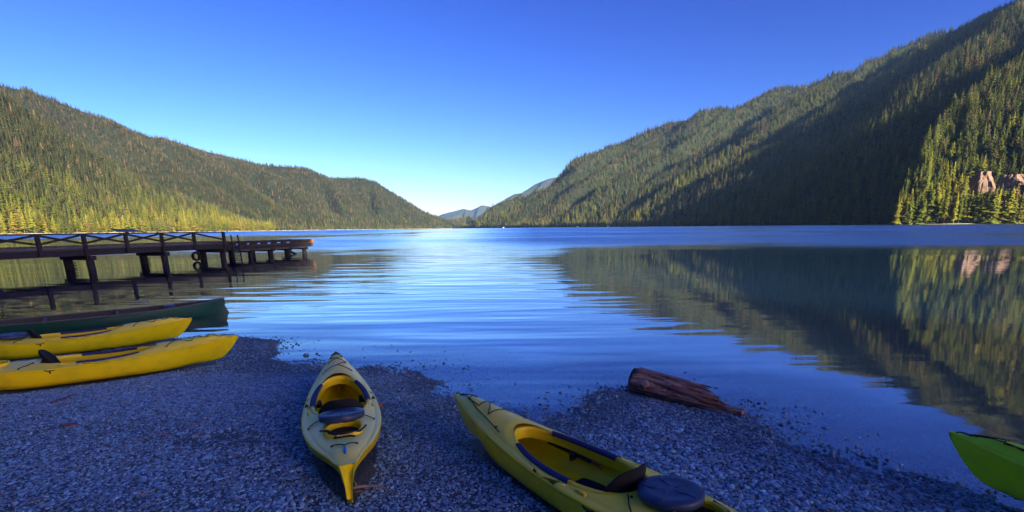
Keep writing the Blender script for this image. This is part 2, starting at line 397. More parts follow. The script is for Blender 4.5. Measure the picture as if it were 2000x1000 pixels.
# ------------------------------------------------------------------ mountains
def patch(name, cols, nu, nv, spur_n, spur_a, prof=.92, rough=25, seed=0., skew=.25, mat='floor', back=.35, drop=20, spur_mask=None, grooves=()):
    """cols: (shore column px, shore distance, crest px, crest row, crest distance). A slope from the water to a crest, with spurs and a back side."""
    c = np.array(cols, float); t = np.linspace(0, 1, len(c)); u = np.linspace(0, 1, nu)
    def smooth(k):   # monotone-ish cubic through the columns
        return np.interp(u, t, c[:, k])
    ker = np.hanning(9); ker /= ker.sum()
    def sm(a): return np.convolve(np.pad(a, 4, mode='edge'), ker, 'valid')
    S = np.array([at_y(a, 445, b) for a, b in zip(sm(smooth(0)), sm(smooth(1)))]); S[:, 2] = 0
    C = np.array([at_y(a, r, b) for a, r, b in zip(smooth(2), smooth(3), smooth(4))])
    C[:, 2] = np.maximum(C[:, 2] - drop, 2)
    v = np.concatenate([[-.03], np.linspace(0, 1, nv), 1 + back * np.linspace(.12, 1, 6)])
    U, Vv = np.meshgrid(u, v, indexing='ij')
    G = S[:, None, :2] + (C[:, None, :2] - S[:, None, :2]) * Vv[..., None]
    vc = np.clip(Vv, 0, 1)
    H = C[:, None, 2] * vc ** prof
    H = np.where(Vv > 1, C[:, None, 2] * (1 - (Vv - 1) * 1.7), H); H = np.where(Vv < 0, -6, H)
    env = np.sin(np.pi * vc) ** .7
    ph = U * spur_n + skew * Vv + .35 * fbm(U * 6 + seed, Vv * 2 + seed, 2)
    fr_ = ph % 1; saw = np.where(fr_ < .38, fr_ / .38, (1 - fr_) / .62) - .5
    if spur_mask: saw = saw * (.42 + .58 * sstep(spur_mask[0], spur_mask[1], U))
    H = H + env * spur_a * saw * (.5 + vc * .5) * (.35 + 1.3 * vnoise(U * spur_n * .9 + seed, Vv * 0 + 3)) + env * rough * fbm(G[..., 0] * .006 + seed, G[..., 1] * .006, 4)
    for (u0, du, wu, dep, v0, v1) in grooves:      # ravines running down the slope
        cu = u0 + du * (Vv - .5) + .012 * fbm(Vv * 5 + u0 * 40, Vv * 0 + 2, 3)
        ww = wu * (.7 + .6 * vnoise(Vv * 6 + u0 * 30, Vv * 0))
        H = H - dep * np.clip(1 - np.abs(U - cu) / ww, 0, 1) ** .8 * sstep(v0, v0 + .15, Vv) * sstep(v1, v1 - .15, Vv)
    H = np.where((Vv >= 0) & (Vv <= 1), np.maximum(H, 1.2 * vc * 10), H)
    mb = np.concatenate([G, H[..., None]], -1)
    Vt = mb.reshape(-1, 3); b = len(v)
    I = (np.arange(nu - 1)[:, None] * b + np.arange(b - 1)[None]).reshape(-1)
    Fc = np.stack([I, I + 1, I + 1 + b, I + b], -1)
    o = obj(name, mesh(name, Vt, Fc), M[mat], kind='structure')
    return mb, v

def scatter(mb, v, spacing, vmax=1.0, jitter=1., seed=0):
    """random tree foots over the patch, uniform in plan area"""
    a, b = mb.shape[:2]
    P00 = mb[:-1, 1:-1]; P10 = mb[1:, 1:-1]; P01 = mb[:-1, 2:]; P11 = mb[1:, 2:]
    cr = np.abs(np.cross(P10[..., :2] - P01[..., :2], P11[..., :2] - P00[..., :2])) / 2
    c3 = np.linalg.norm(np.cross(P10 - P01, P11 - P00), axis=-1) / 2; cr = np.minimum(.45 * cr + .55 * c3, cr * 2.4)      # steep ground is wooded too
    ok = (v[1:-1] < vmax)[None]; cr = cr * ok
    r = np.random.default_rng(seed); n = r.poisson(cr / spacing ** 2)
    idx = np.repeat(np.arange(n.size), n.ravel()); s = r.random(len(idx))[:, None]; t = r.random(len(idx))[:, None]
    g = lambda Q: Q.reshape(-1, 3)[idx]
    return (g(P00) * (1 - s) + g(P10) * s) * (1 - t) + (g(P01) * (1 - s) + g(P11) * s) * t

R1c = [(1744, 645, 1744, 425, 650), (1765, 638, 1768, 360, 690), (1800, 628, 1800, 285, 760), (1850, 612, 1850, 215, 850), (1910, 598, 1910, 165, 930), (2000, 575, 2010, 95, 1030),
       (2150, 545, 2180, 0, 1160), (2350, 505, 2400, -40, 1320), (2800, 430, 2800, -20, 1400), (3600, 330, 3600, 0, 1300)]
R2c = [(2200, 560, 3200, -350, 1700), (1900, 620, 2700, -330, 1900), (1750, 700, 2400, -230, 2050), (1600, 880, 2200, -120, 2150), (1480, 1120, 2080, -50, 2250), (1380, 1400, 2000, -5, 2400), (1310, 1620, 1940, 20, 2520),
       (1270, 1760, 1880, 45, 2640), (1240, 1880, 1820, 66, 2760), (1210, 2000, 1750, 108, 2870), (1180, 2130, 1690, 138, 2980), (1150, 2290, 1640, 134, 3080), (1120, 2440, 1570, 166, 3180), (1095, 2560, 1510, 177, 3270),
       (1070, 2680, 1440, 205, 3350), (1045, 2810, 1370, 223, 3410), (1022, 2930, 1300, 236, 3470), (1002, 3040, 1240, 262, 3520), (985, 3140, 1190, 283, 3550), (970, 3240, 1140, 300, 3580), (957, 3340, 1100, 340, 3620),
       (945, 3430, 1060, 374, 3650), (935, 3520, 1020, 400, 3700), (920, 3640, 975, 431, 3780), (900, 3800, 925, 443, 3850)]
L1c = [(-900, 420, -900, -200, 1000), (-500, 600, -450, 0, 1150), (-200, 760, -180, 95, 1280), (0, 880, 0, 178, 1400), (130, 990, 130, 262, 1500), (260, 1130, 250, 335, 1580), (380, 1320, 370, 385, 1660), (460, 1500, 450, 417, 1720), (540, 1720, 540, 449, 1790)]
L2c = [(-300, 1500, -300, 60, 2300), (0, 1550, 0, 158, 2300), (200, 1650, 60, 172, 2350), (350, 1750, 150, 205, 2450), (450, 1850, 240, 243, 2600), (520, 1950, 305, 264, 2750), (560, 2080, 370, 287, 2900), (600, 2250, 430, 305, 3050), (640, 2450, 500, 316, 3250), (680, 2650, 580, 322, 3450),
       (710, 2850, 640, 342, 3600), (740, 3050, 700, 343, 3750), (770, 3250, 735, 351, 3850), (800, 3450, 780, 380, 3950), (830, 3650, 825, 408, 4050), (885, 3900, 885, 433, 4150)]
L3c = [(250, 2600, 250, 275, 3500), (400, 2900, 312, 262, 3500), (480, 3000, 345, 272, 3600), (550, 3100, 400, 290, 3700), (600, 3300, 480, 309, 3900), (650, 3500, 560, 330, 4100)]
F1c = [(700, 12300, 820, 442, 13350), (840, 12300, 862, 419, 13500), (880, 12300, 905, 408, 13650), (905, 12300, 920, 411, 13650), (930, 12300, 942, 401, 13800), (960, 12300, 960, 404, 13800), (1000, 12300, 1000, 398, 13950), (1100, 12300, 1100, 395, 13950)]
F2c = [(880, 8400, 900, 438, 9750), (920, 8400, 950, 414, 9750), (940, 8400, 985, 390, 9750), (960, 8400, 1005, 379, 9750), (980, 8400, 1020, 377, 9750), (1000, 8400, 1045, 360, 9750), (1020, 8400, 1072, 349, 9750), (1080, 8400, 1150, 335, 9900)]
F3c = [(840, 4400, 840, 436, 4900), (870, 4300, 870, 428, 4900), (900, 4250, 905, 424, 4900), (930, 4250, 935, 428, 4900), (980, 4250, 985, 430, 4900), (1060, 4250, 1060, 432, 4900)]
mR1, vR1 = patch('right_near_mountain', R1c, 140, 60, 5, 30, .95, 16, 3., grooves=((.28, .06, .022, 22, .1, .9), (.44, .0, .02, 20, .2, 1.), (.36, .08, .015, 14, .3, .9)))
mR2, vR2 = patch('right_mountain', R2c, 460, 120, 10, 210, .92, 50, 8., skew=.3, spur_mask=(.24, .36), grooves=((.40, .02, .020, 90, .12, .95), (.475, -.02, .030, 120, .20, 1.0), (.53, .03, .016, 80, .30, .9), (.60, 0., .026, 115, .10, .85), (.68, .02, .022, 95, .35, 1.0), (.745, -.02, .018, 80, .1, .7), (.81, .02, .024, 90, .3, .98), (.87, 0, .016, 60, .1, .8), (.30, .02, .022, 110, .5, 1.), (.20, .02, .02, 80, .2, .9), (.10, .0, .02, 80, .2, .9)))
mL1, vL1 = patch('left_near_mountain', L1c, 120, 50, 5, 24, .95, 22, 21.)
mL2, vL2 = patch('left_mountain', L2c, 260, 80, 8, 90, .9, 36, 33., skew=.5, grooves=((.3, .05, .02, 50, .2, .9), (.47, .04, .02, 60, .2, 1.), (.62, .03, .02, 60, .1, .9), (.75, .02, .02, 50, .2, .9)))
mL3, vL3 = patch('left_far_mountain', L3c, 80, 30, 3, 40, .9, 30, 40.)
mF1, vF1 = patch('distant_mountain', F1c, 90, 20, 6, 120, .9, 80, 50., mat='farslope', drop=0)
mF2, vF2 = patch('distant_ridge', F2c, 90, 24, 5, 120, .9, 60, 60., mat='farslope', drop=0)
mF3, vF3 = patch('lake_head_hill', F3c, 60, 14, 3, 8, .8, 8, 70.)

# ------------------------------------------------------------------ conifers (unit height 1, scaled)
def crown_mesh(kind, seed, lv, nb, R, z0):
    r = random.Random(seed); V = []; Fc = []
    for i in range(lv):
        f = i / (lv - 1); z = z0 + (1 - z0) * f ** .92
        if kind == 'cone': rr = R * (1 - f) ** .8 * r.uniform(.7, 1.2) + .012
        else: rr = R * math.sin(math.pi * min(1, .18 + f * .80)) ** .6 * r.uniform(.75, 1.15)
        n = max(4, int(nb * (1 - .45 * f)))
        off = r.random() * 6.3
        for k in range(n):
            if r.random() < .10: continue
            a = off + 6.283 * k / n + r.uniform(-.3, .3); L = rr * r.uniform(.65, 1.2)
            ca, sa = math.cos(a), math.sin(a); wv = (.30 * L + .010) * r.uniform(.8, 1.4)
            droop = (-.42 if kind == 'cone' else r.uniform(-.5, .7)) * L * r.uniform(.5, 1.3); zz = z + r.uniform(-.02, .02)
            st = 0.0 if kind == 'cone' else .35 * L
            b = len(V)
            V += [(ca * st, sa * st, zz + .02), (ca * L * .55 - sa * wv, sa * L * .55 + ca * wv, zz + droop * .45 - .014),
                  (ca * L, sa * L, zz + droop), (ca * L * .55 + sa * wv, sa * L * .55 - ca * wv, zz + droop * .45 - .014), (ca * L * .5, sa * L * .5, zz + droop * .4 + .022)]
            Fc += [(b, b + 1, b + 4), (b + 1, b + 2, b + 4), (b + 2, b + 3, b + 4), (b + 3, b, b + 4)]
    if kind == 'cone':
        b = len(V); V += [(.012, 0, .97), (-.006, .01, .97), (-.006, -.01, .97), (0, 0, 1.03)]; Fc += [(b, b + 1, b + 3), (b + 1, b + 2, b + 3), (b + 2, b, b + 3)]
    return V, Fc
def trunk_shape(top, r0):
    return MB().tube([(0, 0, -.06), (0, 0, .3), (0, 0, top)], [r0, r0 * .75, r0 * .25], 5, False)
kinds = [('cone', 15, 9, .17, .10), ('cone', 17, 8, .13, .22), ('cone', 13, 10, .21, .06), ('cone', 16, 9, .15, .34), ('round', 9, 10, .27, .16), ('cone', 18, 7, .10, .15)]
far_col = bpy.data.collections.new('forest_tree_shapes')
far_meshes = []
for k, (kd, lv, nb, R, z0) in enumerate(kinds):
    V, Fc = crown_mesh(kd, 40 + k, int(lv * .72), int(nb * .8), R * 1.06, z0)
    T = trunk_shape(.9, .011)
    me = mesh('forest_tree_%s' % 'abcdef'[k], V + T.V, Fc + [tuple(i + len(V) for i in f) for f in T.F], False)
    me.materials.append(M['needle_i']); me.materials.append(M['trunk'])
    me.polygons.foreach_set('material_index', [0] * len(Fc) + [1] * len(T.F))
    o = bpy.data.objects.new('forest_tree_%s' % 'abcdef'[k], me); far_col.objects.link(o)

def inst_group(name, coll, n_kinds):
    g = bpy.data.node_groups.new(name, 'GeometryNodeTree')
    g.interface.new_socket('Geometry', in_out='INPUT', socket_type='NodeSocketGeometry'); g.interface.new_socket('Geometry', in_out='OUTPUT', socket_type='NodeSocketGeometry')
    N = g.nodes.new; i = N('NodeGroupInput'); o = N('NodeGroupOutput'); ip = N('GeometryNodeInstanceOnPoints'); ci = N('GeometryNodeCollectionInfo')
    ci.inputs['Collection'].default_value = coll; ci.inputs['Separate Children'].default_value = True; ci.inputs['Reset Children'].default_value = True
    def attr(nm, ty):
        a = N('GeometryNodeInputNamedAttribute'); a.data_type = ty; a.inputs['Name'].default_value = nm
        return [s for s in a.outputs if s.enabled and s.name == 'Attribute'][0]
    g.links.new(i.outputs[0], ip.inputs['Points']); g.links.new(ci.outputs[0], ip.inputs['Instance'])
    ip.inputs['Pick Instance'].default_value = True
    g.links.new(attr('idx', 'INT'), ip.inputs['Instance Index']); g.links.new(attr('rot', 'FLOAT_VECTOR'), ip.inputs['Rotation']); g.links.new(attr('scl', 'FLOAT_VECTOR'), ip.inputs['Scale'])
    g.links.new(ip.outputs[0], o.inputs[0]); return g
def instancer(name, group, P, rot, scl, idx, tint=None, **kw):
    me = bpy.data.meshes.new(name); me.vertices.add(len(P)); me.vertices.foreach_set('co', P.astype(np.float32).ravel())
    for nm, ty, key, arr in (('rot', 'FLOAT_VECTOR', 'vector', rot), ('scl', 'FLOAT_VECTOR', 'vector', scl)):
        a = me.attributes.new(nm, ty, 'POINT'); a.data.foreach_set(key, arr.astype(np.float32).ravel())
    a = me.attributes.new('idx', 'INT', 'POINT'); a.data.foreach_set('value', idx.astype(np.int32))
    if tint is not None:
        a = me.attributes.new('tint', 'FLOAT_COLOR', 'POINT'); a.data.foreach_set('color', np.c_[tint, np.ones(len(tint))].astype(np.float32).ravel())
    o = obj(name, me, **kw); md = o.modifiers.new('instances', 'NODES'); md.node_group = group; return o
GT = inst_group('forest_instances', far_col, 6)

GREEN = np.array([(.034, .046, .020), (.054, .068, .026), (.085, .105, .022), (.15, .155, .024), (.21, .185, .028), (.16, .11, .055), (.13, .105, .075)])
def make_trees(P, base_h, light, seed, brown=.10):
    """light 0..1 per tree: share of yellow-green younger trees and broadleaf trees"""
    r = np.random.default_rng(seed); n = len(P)
    clump = vnoise(P[:, 0] * .02, P[:, 1] * .02)
    q = np.clip(light * 3.6 + (clump - .5) * 2.0 + r.normal(0, .55, n), 0, 4).astype(int)
    q = np.where(r.random(n) < brown * (.3 + 1.4 * vnoise(P[:, 0] * .006 + 9, P[:, 1] * .006)), r.integers(5, 7, n), q)
    tint = GREEN[q] * r.uniform(.55, 1.1, (n, 1))
    h = base_h * r.uniform(.6, 1.25, n) * (.8 + .4 * clump)
    idx = r.choice(6, n, p=[.27, .2, .18, .13, .10, .12]); idx = np.where((q >= 3) & (r.random(n) < .3), 4, idx)
    h = np.where(idx == 4, h * .72, h); wd = r.uniform(.9, 1.35, n)
    rot = np.c_[r.normal(0, .03, n), r.normal(0, .03, n), r.uniform(0, 6.28, n)]
    return dict(P=P, tint=tint, h=h, wd=wd, idx=idx, rot=rot)
def sel(d, k): return {a: b[k] for a, b in d.items()}
def plant(name, d, label_kw):
    s = np.c_[d['h'] * d['wd'], d['h'] * d['wd'], d['h']]
    return instancer(name, GT, d['P'] - [0, 0, .5], d['rot'], s, d['idx'], d['tint'], kind='stuff', **label_kw)

pR1 = scatter(mR1, vR1, 6.8, 1.08, seed=1); pR2 = scatter(mR2, vR2, 11.5, 1.05, seed=2); pL1 = scatter(mL1, vL1, 7.6, 1.05, seed=3)
pL2 = scatter(mL2, vL2, 9.6, 1.05, seed=4); pL3 = scatter(mL3, vL3, 15, 1.05, seed=5); pF3 = scatter(mF3, vF3, 13, 1.0, seed=6)
def strip(mb, spacing, n_rows, seed):   # a denser fringe of trees along the water
    r = np.random.default_rng(seed); S = mb[:, 1, :]; d = np.linalg.norm(np.diff(S[:, :2], axis=0), axis=1); cs = np.r_[0, np.cumsum(d)]
    n = int(cs[-1] / spacing * n_rows); t = r.random(n) * cs[-1]; Q = np.c_[np.interp(t, cs, S[:, 0]), np.interp(t, cs, S[:, 1])]
    inn = mb[:, 6, :2] - S[:, :2]; k = np.clip(np.searchsorted(cs, t) - 1, 0, len(S) - 1); dd = inn[k] / np.linalg.norm(inn[k], axis=1)[:, None]
    off = r.uniform(1, 16, n); return np.c_[Q + dd * off[:, None], .3 + off * .35]
fR1 = strip(mR1, 5, 2.4, 7); fL1 = strip(mL1, 6, 2.2, 8); fR2 = strip(mR2, 8, 2, 9); fL2 = strip(mL2, 9, 2, 10)
zn = lambda P, a: np.clip(1 - P[:, 2] / a, 0, 1)
cliffs = [(1914, 374, 24, 32), (1972, 370, 27, 25)]
cl_pos = []
for (px, py, wm, hm) in cliffs:     # find the slope point seen at that pixel
    X, Y, K = project(mR1.reshape(-1, 3)); k = np.argmin((X - px) ** 2 + (Y - py) ** 2); cl_pos.append(mR1.reshape(-1, 3)[k])
def keep_off(P):
    ok = np.ones(len(P), bool)
    for (c, (px, py, wm, hm)) in zip(cl_pos, cliffs):
        v = P[:, :2] - c[:2]; d = -c[:2] / np.linalg.norm(c[:2]); al = v @ d; ac = v @ np.array([-d[1], d[0]])
        ok &= ~((np.abs(ac) < wm * .55) & (al > -12) & (al < 60))
    return ok
pR1 = pR1[keep_off(pR1)]
tR1 = make_trees(np.r_[pR1, fR1], 30, np.r_[.56 + .24 * zn(pR1, 120), np.full(len(fR1), .85)], 21, .06)
tR2 = make_trees(np.r_[pR2, fR2], 27, np.r_[.36 + .34 * zn(pR2, 350), np.full(len(fR2), .7)], 22, .22)
tL1 = make_trees(np.r_[pL1, fL1], 27, np.r_[-.08 + 1.0 * zn(pL1, 210) ** 1.4, np.full(len(fL1), .95)], 23, .08)
tL2 = make_trees(np.r_[pL2, fL2], 20, np.r_[-.10 + .46 * zn(pL2, 210), np.full(len(fL2), .7)], 24, .14)
tL3 = make_trees(pL3, 23, np.full(len(pL3), .2), 25, .4); tF3 = make_trees(pF3, 28, np.full(len(pF3), .4), 26, .3)
# land behind the camera: an unseen wooded slope, shaped to keep the beach in shade
n = 16000; X = rng.uniform(-60, 480, n); Y = rng.uniform(-430, -60, n); d = signed(X, Y)
edge = .805 * X + .593 * Y
ok = (d > 92) & (edge < 7.5); X, Y = X[ok], Y[ok]
pB = np.c_[X, Y, ground_z(X, Y)]
tB = make_trees(pB, 33, np.full(len(pB), .35), 27, .05); tB['h'] *= 1.1

# the 300 trees that show largest are trees of their own
big = []
for tag_, d in (('R', tR1), ('L', tL1)):
    X, Y, K = project(d['P']); hp = d['h'] / K * F
    vis = (K > 0) & (X > -10) & (X < 2010) & (d['P'][:, 2] > -1)
    for i in np.where(vis)[0]: big.append((hp[i], tag_, i, X[i]))
big.sort(key=lambda q: -q[0]); big = big[:300]
near_crown = []; near_trunk = []
for k, (kd, lv, nb, R, z0) in enumerate(kinds):
    V, Fc = crown_mesh(kd, 140 + k, int(lv * 1.25), int(nb * 1.2), R, z0)
    me = mesh('crown', V, Fc, False); me.materials.append(M['needle_o']); near_crown.append(me)
    T = trunk_shape(.92, .010); me = mesh('trunk', T.V, T.F); me.materials.append(M['trunk']); near_trunk.append(me)
def tree_label(tag_, z, q, px, py, h, rnd):
    tone = 'yellow-green' if q[0] > .12 else ('mid-green' if q[0] > .07 else 'dark green')
    size = 'tall' if h > 34 else ('small' if h < 22 else 'middling')
    what = ('%s %s rounded tree' if rnd else '%s %s conifer') % (size, tone)
    if tag_ == 'R':
        where = 'left of both rock faces' if px < 1890 else ('in line with the left rock face' if px < 1935 else ('between the two rock faces' if px < 1958 else 'in line with the right rock face'))
        lvl = 'at the waterline' if z < 8 else ('just above the waterline' if z < 35 else ('halfway up the right spur' if z < 110 else 'high on the right spur'))
        return what + ' ' + lvl + ', ' + where, 'right spur: ' + lvl + ', ' + where
    where = 'left of the tilted board' if px < 215 else ('behind the rail end' if px < 430 else 'right of the dock railing')
    lvl = 'on the left shore' if z < 8 else 'on the lower left hillside'
    return what + ' ' + lvl + ', ' + where, 'left shore: ' + lvl + ', ' + where
taken = {'R': [], 'L': []}; srcs = {'R': tR1, 'L': tL1}
for hp, tag_, i, px in big:
    d = srcs[tag_]; taken[tag_].append(i); q = int(d['idx'][i]); h = float(d['h'][i]); wd = float(d['wd'][i])
    lab, grp = tree_label(tag_, d['P'][i, 2], d['tint'][i], px, 0, h, q == 4)
    e = thing('broadleaf_tree' if q == 4 else 'conifer_tree', lab, 'tree',
              tuple(d['P'][i] - [0, 0, .5]), tuple(d['rot'][i]), grp)
    e.scale = (h * wd, h * wd, h)
    c = obj('crown', near_crown[q], parent=e); c.color = (*map(float, d['tint'][i]), 1)
    obj('trunk', near_trunk[q], parent=e)
for k in taken:
    mask = np.ones(len(srcs[k]['P']), bool); mask[taken[k]] = False
    srcs[k] = sel(srcs[k], mask)
plant('right_near_forest', srcs['R'], {}); plant('left_near_forest', srcs['L'], {})
plant('right_forest', tR2, {}); plant('left_forest', tL2, {}); plant('left_far_forest', tL3, {}); plant('lake_head_forest', tF3, {}); plant('shore_forest_behind', tB, {})

# rock faces in the right spur
def rock_face(c, wm, hm, seed, label):
    d = -c[:2] / np.linalg.norm(c[:2]); side = np.array([-d[1], d[0]])
    na, nb = 22, 20; G = np.zeros((na, nb, 3))
    for i in range(na):
        for j in range(nb):
            a = (i / (na - 1) - .5) * 2; b = j / (nb - 1)
            w_ = wm * (.74 - .26 * b + .34 * float(fbm(seed * 3 + b * 3.1, seed + np.sign(a) * 4.7, 3))); out = 7.5 * (1 - a * a) * (1 - .35 * b) + 4.5 * float(fbm(a * 2.6 + seed, b * 3.4 + seed, 3)) - 12 * max(0, b - .75)
            out += 2.4 * math.floor(b * 4) * -.35
            p = c[:2] + side * a * w_ * .9 + d * (out + 3)
            G[i, j] = (p[0], p[1], c[2] - hm * .75 + b * hm * 1.5)
    t = thing('rock_face', label, 'rock face', tuple(map(float, (c[0], c[1], c[2]))))
    G -= c; MB().grid(G).build('cliff', M['rock'], t, smooth=False)
    for k in range(4):
        r = random.Random(seed * 10 + k); s = r.uniform(2, 3.6)
        V = [(r.uniform(-s, s) + side[0] * (k - 1.5) * wm * .25 + d[0] * 9, r.uniform(-s, s) + side[1] * (k - 1.5) * wm * .25 + d[1] * 9, -hm * .8 + r.uniform(-s, s)) for _ in range(12)]
        import bmesh
        bm = bmesh.new()
        for v in V: bm.verts.new(v)
        bmesh.ops.convex_hull(bm, input=bm.verts); me = bpy.data.meshes.new('boulder'); bm.to_mesh(me); bm.free(); obj('boulder', me, M['rock'], t)
rock_face(cl_pos[0], cliffs[0][2], cliffs[0][3], 1.7, 'pinkish sunlit rock face, left one of two on the right spur')
rock_face(cl_pos[1], cliffs[1][2], cliffs[1][3], 4.2, 'pinkish sunlit rock face at the right edge above the lake')

# pale stones along the far waterlines
def shoreline(name, mb, w_, h_, u0=0, u1=1):
    S = mb[int(u0 * (len(mb) - 1)):int(u1 * (len(mb) - 1)) + 1, 1, :2]; inn = mb[int(u0 * (len(mb) - 1)):int(u1 * (len(mb) - 1)) + 1, 6, :2] - S; inn /= np.linalg.norm(inn, axis=1)[:, None]
    x = np.linspace(0, len(S) - 1, len(S) * 6); S2 = np.c_[np.interp(x, range(len(S)), S[:, 0]), np.interp(x, range(len(S)), S[:, 1])]; I2 = np.c_[np.interp(x, range(len(S)), inn[:, 0]), np.interp(x, range(len(S)), inn[:, 1])]
    hh = h_ * (.4 + 1.0 * vnoise(x * .9, x * 0)); G = np.stack([np.c_[S2 - I2 * w_, np.full(len(x), -.3)], np.c_[S2 - I2 * w_ * .3, hh], np.c_[S2 + I2 * w_ * 1.6, hh + .5], np.c_[S2 + I2 * w_ * 3, hh * 0 - .2]], 1)
    MB().grid(G).build(name, M['shore'], None, smooth=False, kind='structure')
shoreline('left_shore_beach', mL1, 3, 1.1); shoreline('left_far_beach', mL2, 4, 1.6, .3, 1); shoreline('right_far_beach', mR2, 3, 1.1, .45, 1); shoreline('right_near_beach', mR1, .8, .2)
# tiny cabins on the far right shore
for (px, Y, lab) in ((985, 3180, 'tiny white cabin on the far right shore, nearest the lake head'), (1130, 2385, 'tiny white cabin at the water below the sunlit far right slope'), (1190, 2075, 'small pale boathouse beside the shaded end of the right shore')):
    k = np.argmin(np.abs(project(mR2[:, 1, :])[0] - px)); p = mR2[k, 1]; p = p - np.r_[(mR2[k, 6, :2] - p[:2]) / np.linalg.norm(mR2[k, 6, :2] - p[:2]) * 5, -p[2] * 0]
    t = thing('cabin', lab, 'cabin', (float(p[0]), float(p[1]), .8)); MB().box((0, 0, 1.5), (9, 6, 4.4)).build('wall', M['cabin'], t, False)
    MB().add([(-5, -3.5, 3.6), (5, -3.5, 3.6), (5, 3.5, 3.6), (-5, 3.5, 3.6), (-5, 0, 5.8), (5, 0, 5.8)], [(0, 1, 5, 4), (2, 3, 4, 5), (0, 4, 3), (1, 2, 5), (0, 3, 2, 1)]).build('roof', M['roof'], t, False)
    MB().box((0, -3.05, 1.3), (1.8, .12, 1.4)).build('window', M['black'], t, False)

# ------------------------------------------------------------------ pebbles
peb_col = bpy.data.collections.new('pebble_shapes')
import bmesh
for k in range(8):
    r = random.Random(k); bm = bmesh.new(); bmesh.ops.create_icosphere(bm, subdivisions=1 if k < 5 else 2, radius=1)
    sx, sy, sz = 1, r.uniform(.55, .9), r.uniform(.26, .46)
    for v in bm.verts:
        f = r.uniform(.84, 1.14) if k < 5 else r.uniform(.95, 1.05); v.co = Vector((v.co.x * sx * f, v.co.y * sy * f, v.co.z * sz * f))
    me = bpy.data.meshes.new('pebble_%s' % 'abcdefgh'[k]); bm.to_mesh(me); bm.free(); me.materials.append(M['pebble'])
    me.polygons.foreach_set('use_smooth', [True] * len(me.polygons))
    peb_col.objects.link(bpy.data.objects.new('pebble_%s' % 'abcdefgh'[k], me))
GP = inst_group('pebble_instances', peb_col, 8)
SPOTS = [((656, 689), (668, 815), .40, .38), ((888, 766), (1255, 944), .40, .40), ((464, 661), (60, 715), .36, .34), ((373, 622), (20, 666), .36, .34), ((1860, 832), (2420, 1000), .42, .40)]
def spot(bow_px, ref_px, bow_z, ref_z):
    B = at_z(*bow_px, bow_z); R_ = at_z(*ref_px, ref_z); d = (B - R_)[:2]; d /= np.linalg.norm(d); return B[:2], d
def under_kayak(X, Y):
    bad = np.zeros(len(X), bool)
    for q in SPOTS:
        B, d = spot(*q); al = -((X - B[0]) * d[0] + (Y - B[1]) * d[1]); ac = np.abs((X - B[0]) * -d[1] + (Y - B[1]) * d[0]); s = al / 3.135
        f = np.where(s < .6, 1 - (1 - np.clip(s / .6, 0, 1)) ** 1.8, 1 - (1 - np.clip((1 - s) / .4, 0, 1)) ** 2.4)
        bad |= (s > .10) & (s < .985) & (ac < .27 * f)
    return bad
def pebbles(n, x0, x1, y0, y1, smin, smax, seed, dmin=-1.3, name='gravel', thin=.22, zoff=.25, awash=False):
    r = np.random.default_rng(seed); X = r.uniform(x0, x1, n); Y = r.uniform(y0, y1, n)
    ok = (Y > 1.2) & (np.abs(X) < Y * 1.25 + 1.2); X, Y = X[ok], Y[ok]; d = signed(X, Y)
    pr = np.where(d > .12, 1., np.exp((d - .12) / thin)); sand = sstep(.30, .42, np.hypot((X + 2.55) / 1.0, (Y - 3.95) / .62) + .25 * fbm(X * 2, Y * 2, 2))
    pr = pr * np.where(d > 0, .42 + .58 * sand, 1)
    if awash: pr = np.where((d > .15) | (np.abs(X - SH[8:26, 0][:, None]).min(0) > 3), 0, np.exp(np.minimum(d, 0) / thin)) * sstep(.35, .75, vnoise(X * 1.7, Y * 2.1))
    ok = (d > dmin) & (r.random(len(X)) < pr) & ~under_kayak(X, Y); X, Y, d = X[ok], Y[ok], d[ok]; m_ = len(X)
    s = smin + (smax - smin) * r.random(m_) ** 2.4
    s *= .84 + .30 * sstep(-1.5, 2.0, X) * sstep(6.5, 2.5, Y) + .25 * fbm(X * 1.2, Y * 1.2, 2)
    Z = ground_z(X, Y) + s * zoff * r.uniform(-.6, 1.3, m_)
    if awash: Z = np.maximum(Z, r.uniform(-.9, .25, m_) * s * .5)
    rot = np.c_[r.normal(0, .32, m_), r.normal(0, .32, m_), r.uniform(0, 6.28, m_)]
    sc3 = np.c_[s * r.uniform(.8, 1.25, m_), s * r.uniform(.7, 1.1, m_), s * r.uniform(.8, 1.3, m_)]
    return instancer(name, GP, np.c_[X, Y, Z], rot, sc3, r.integers(0, 8, m_), kind='stuff')
pebbles(250000, -7.2, 5.5, 1.2, 6.2, .008, .022, 1)
pebbles(110000, -10.5, 2.5, 5.0, 9.6, .010, .023, 2, name='gravel_far')
pebbles(16000, -7, 6, 1.2, 8.5, .020, .034, 3, name='gravel_coarse', thin=.35)
pebbles(26000, -4.6, 4.6, 2.6, 8.6, .018, .036, 5, name='stones_awash', thin=.30, awash=True)

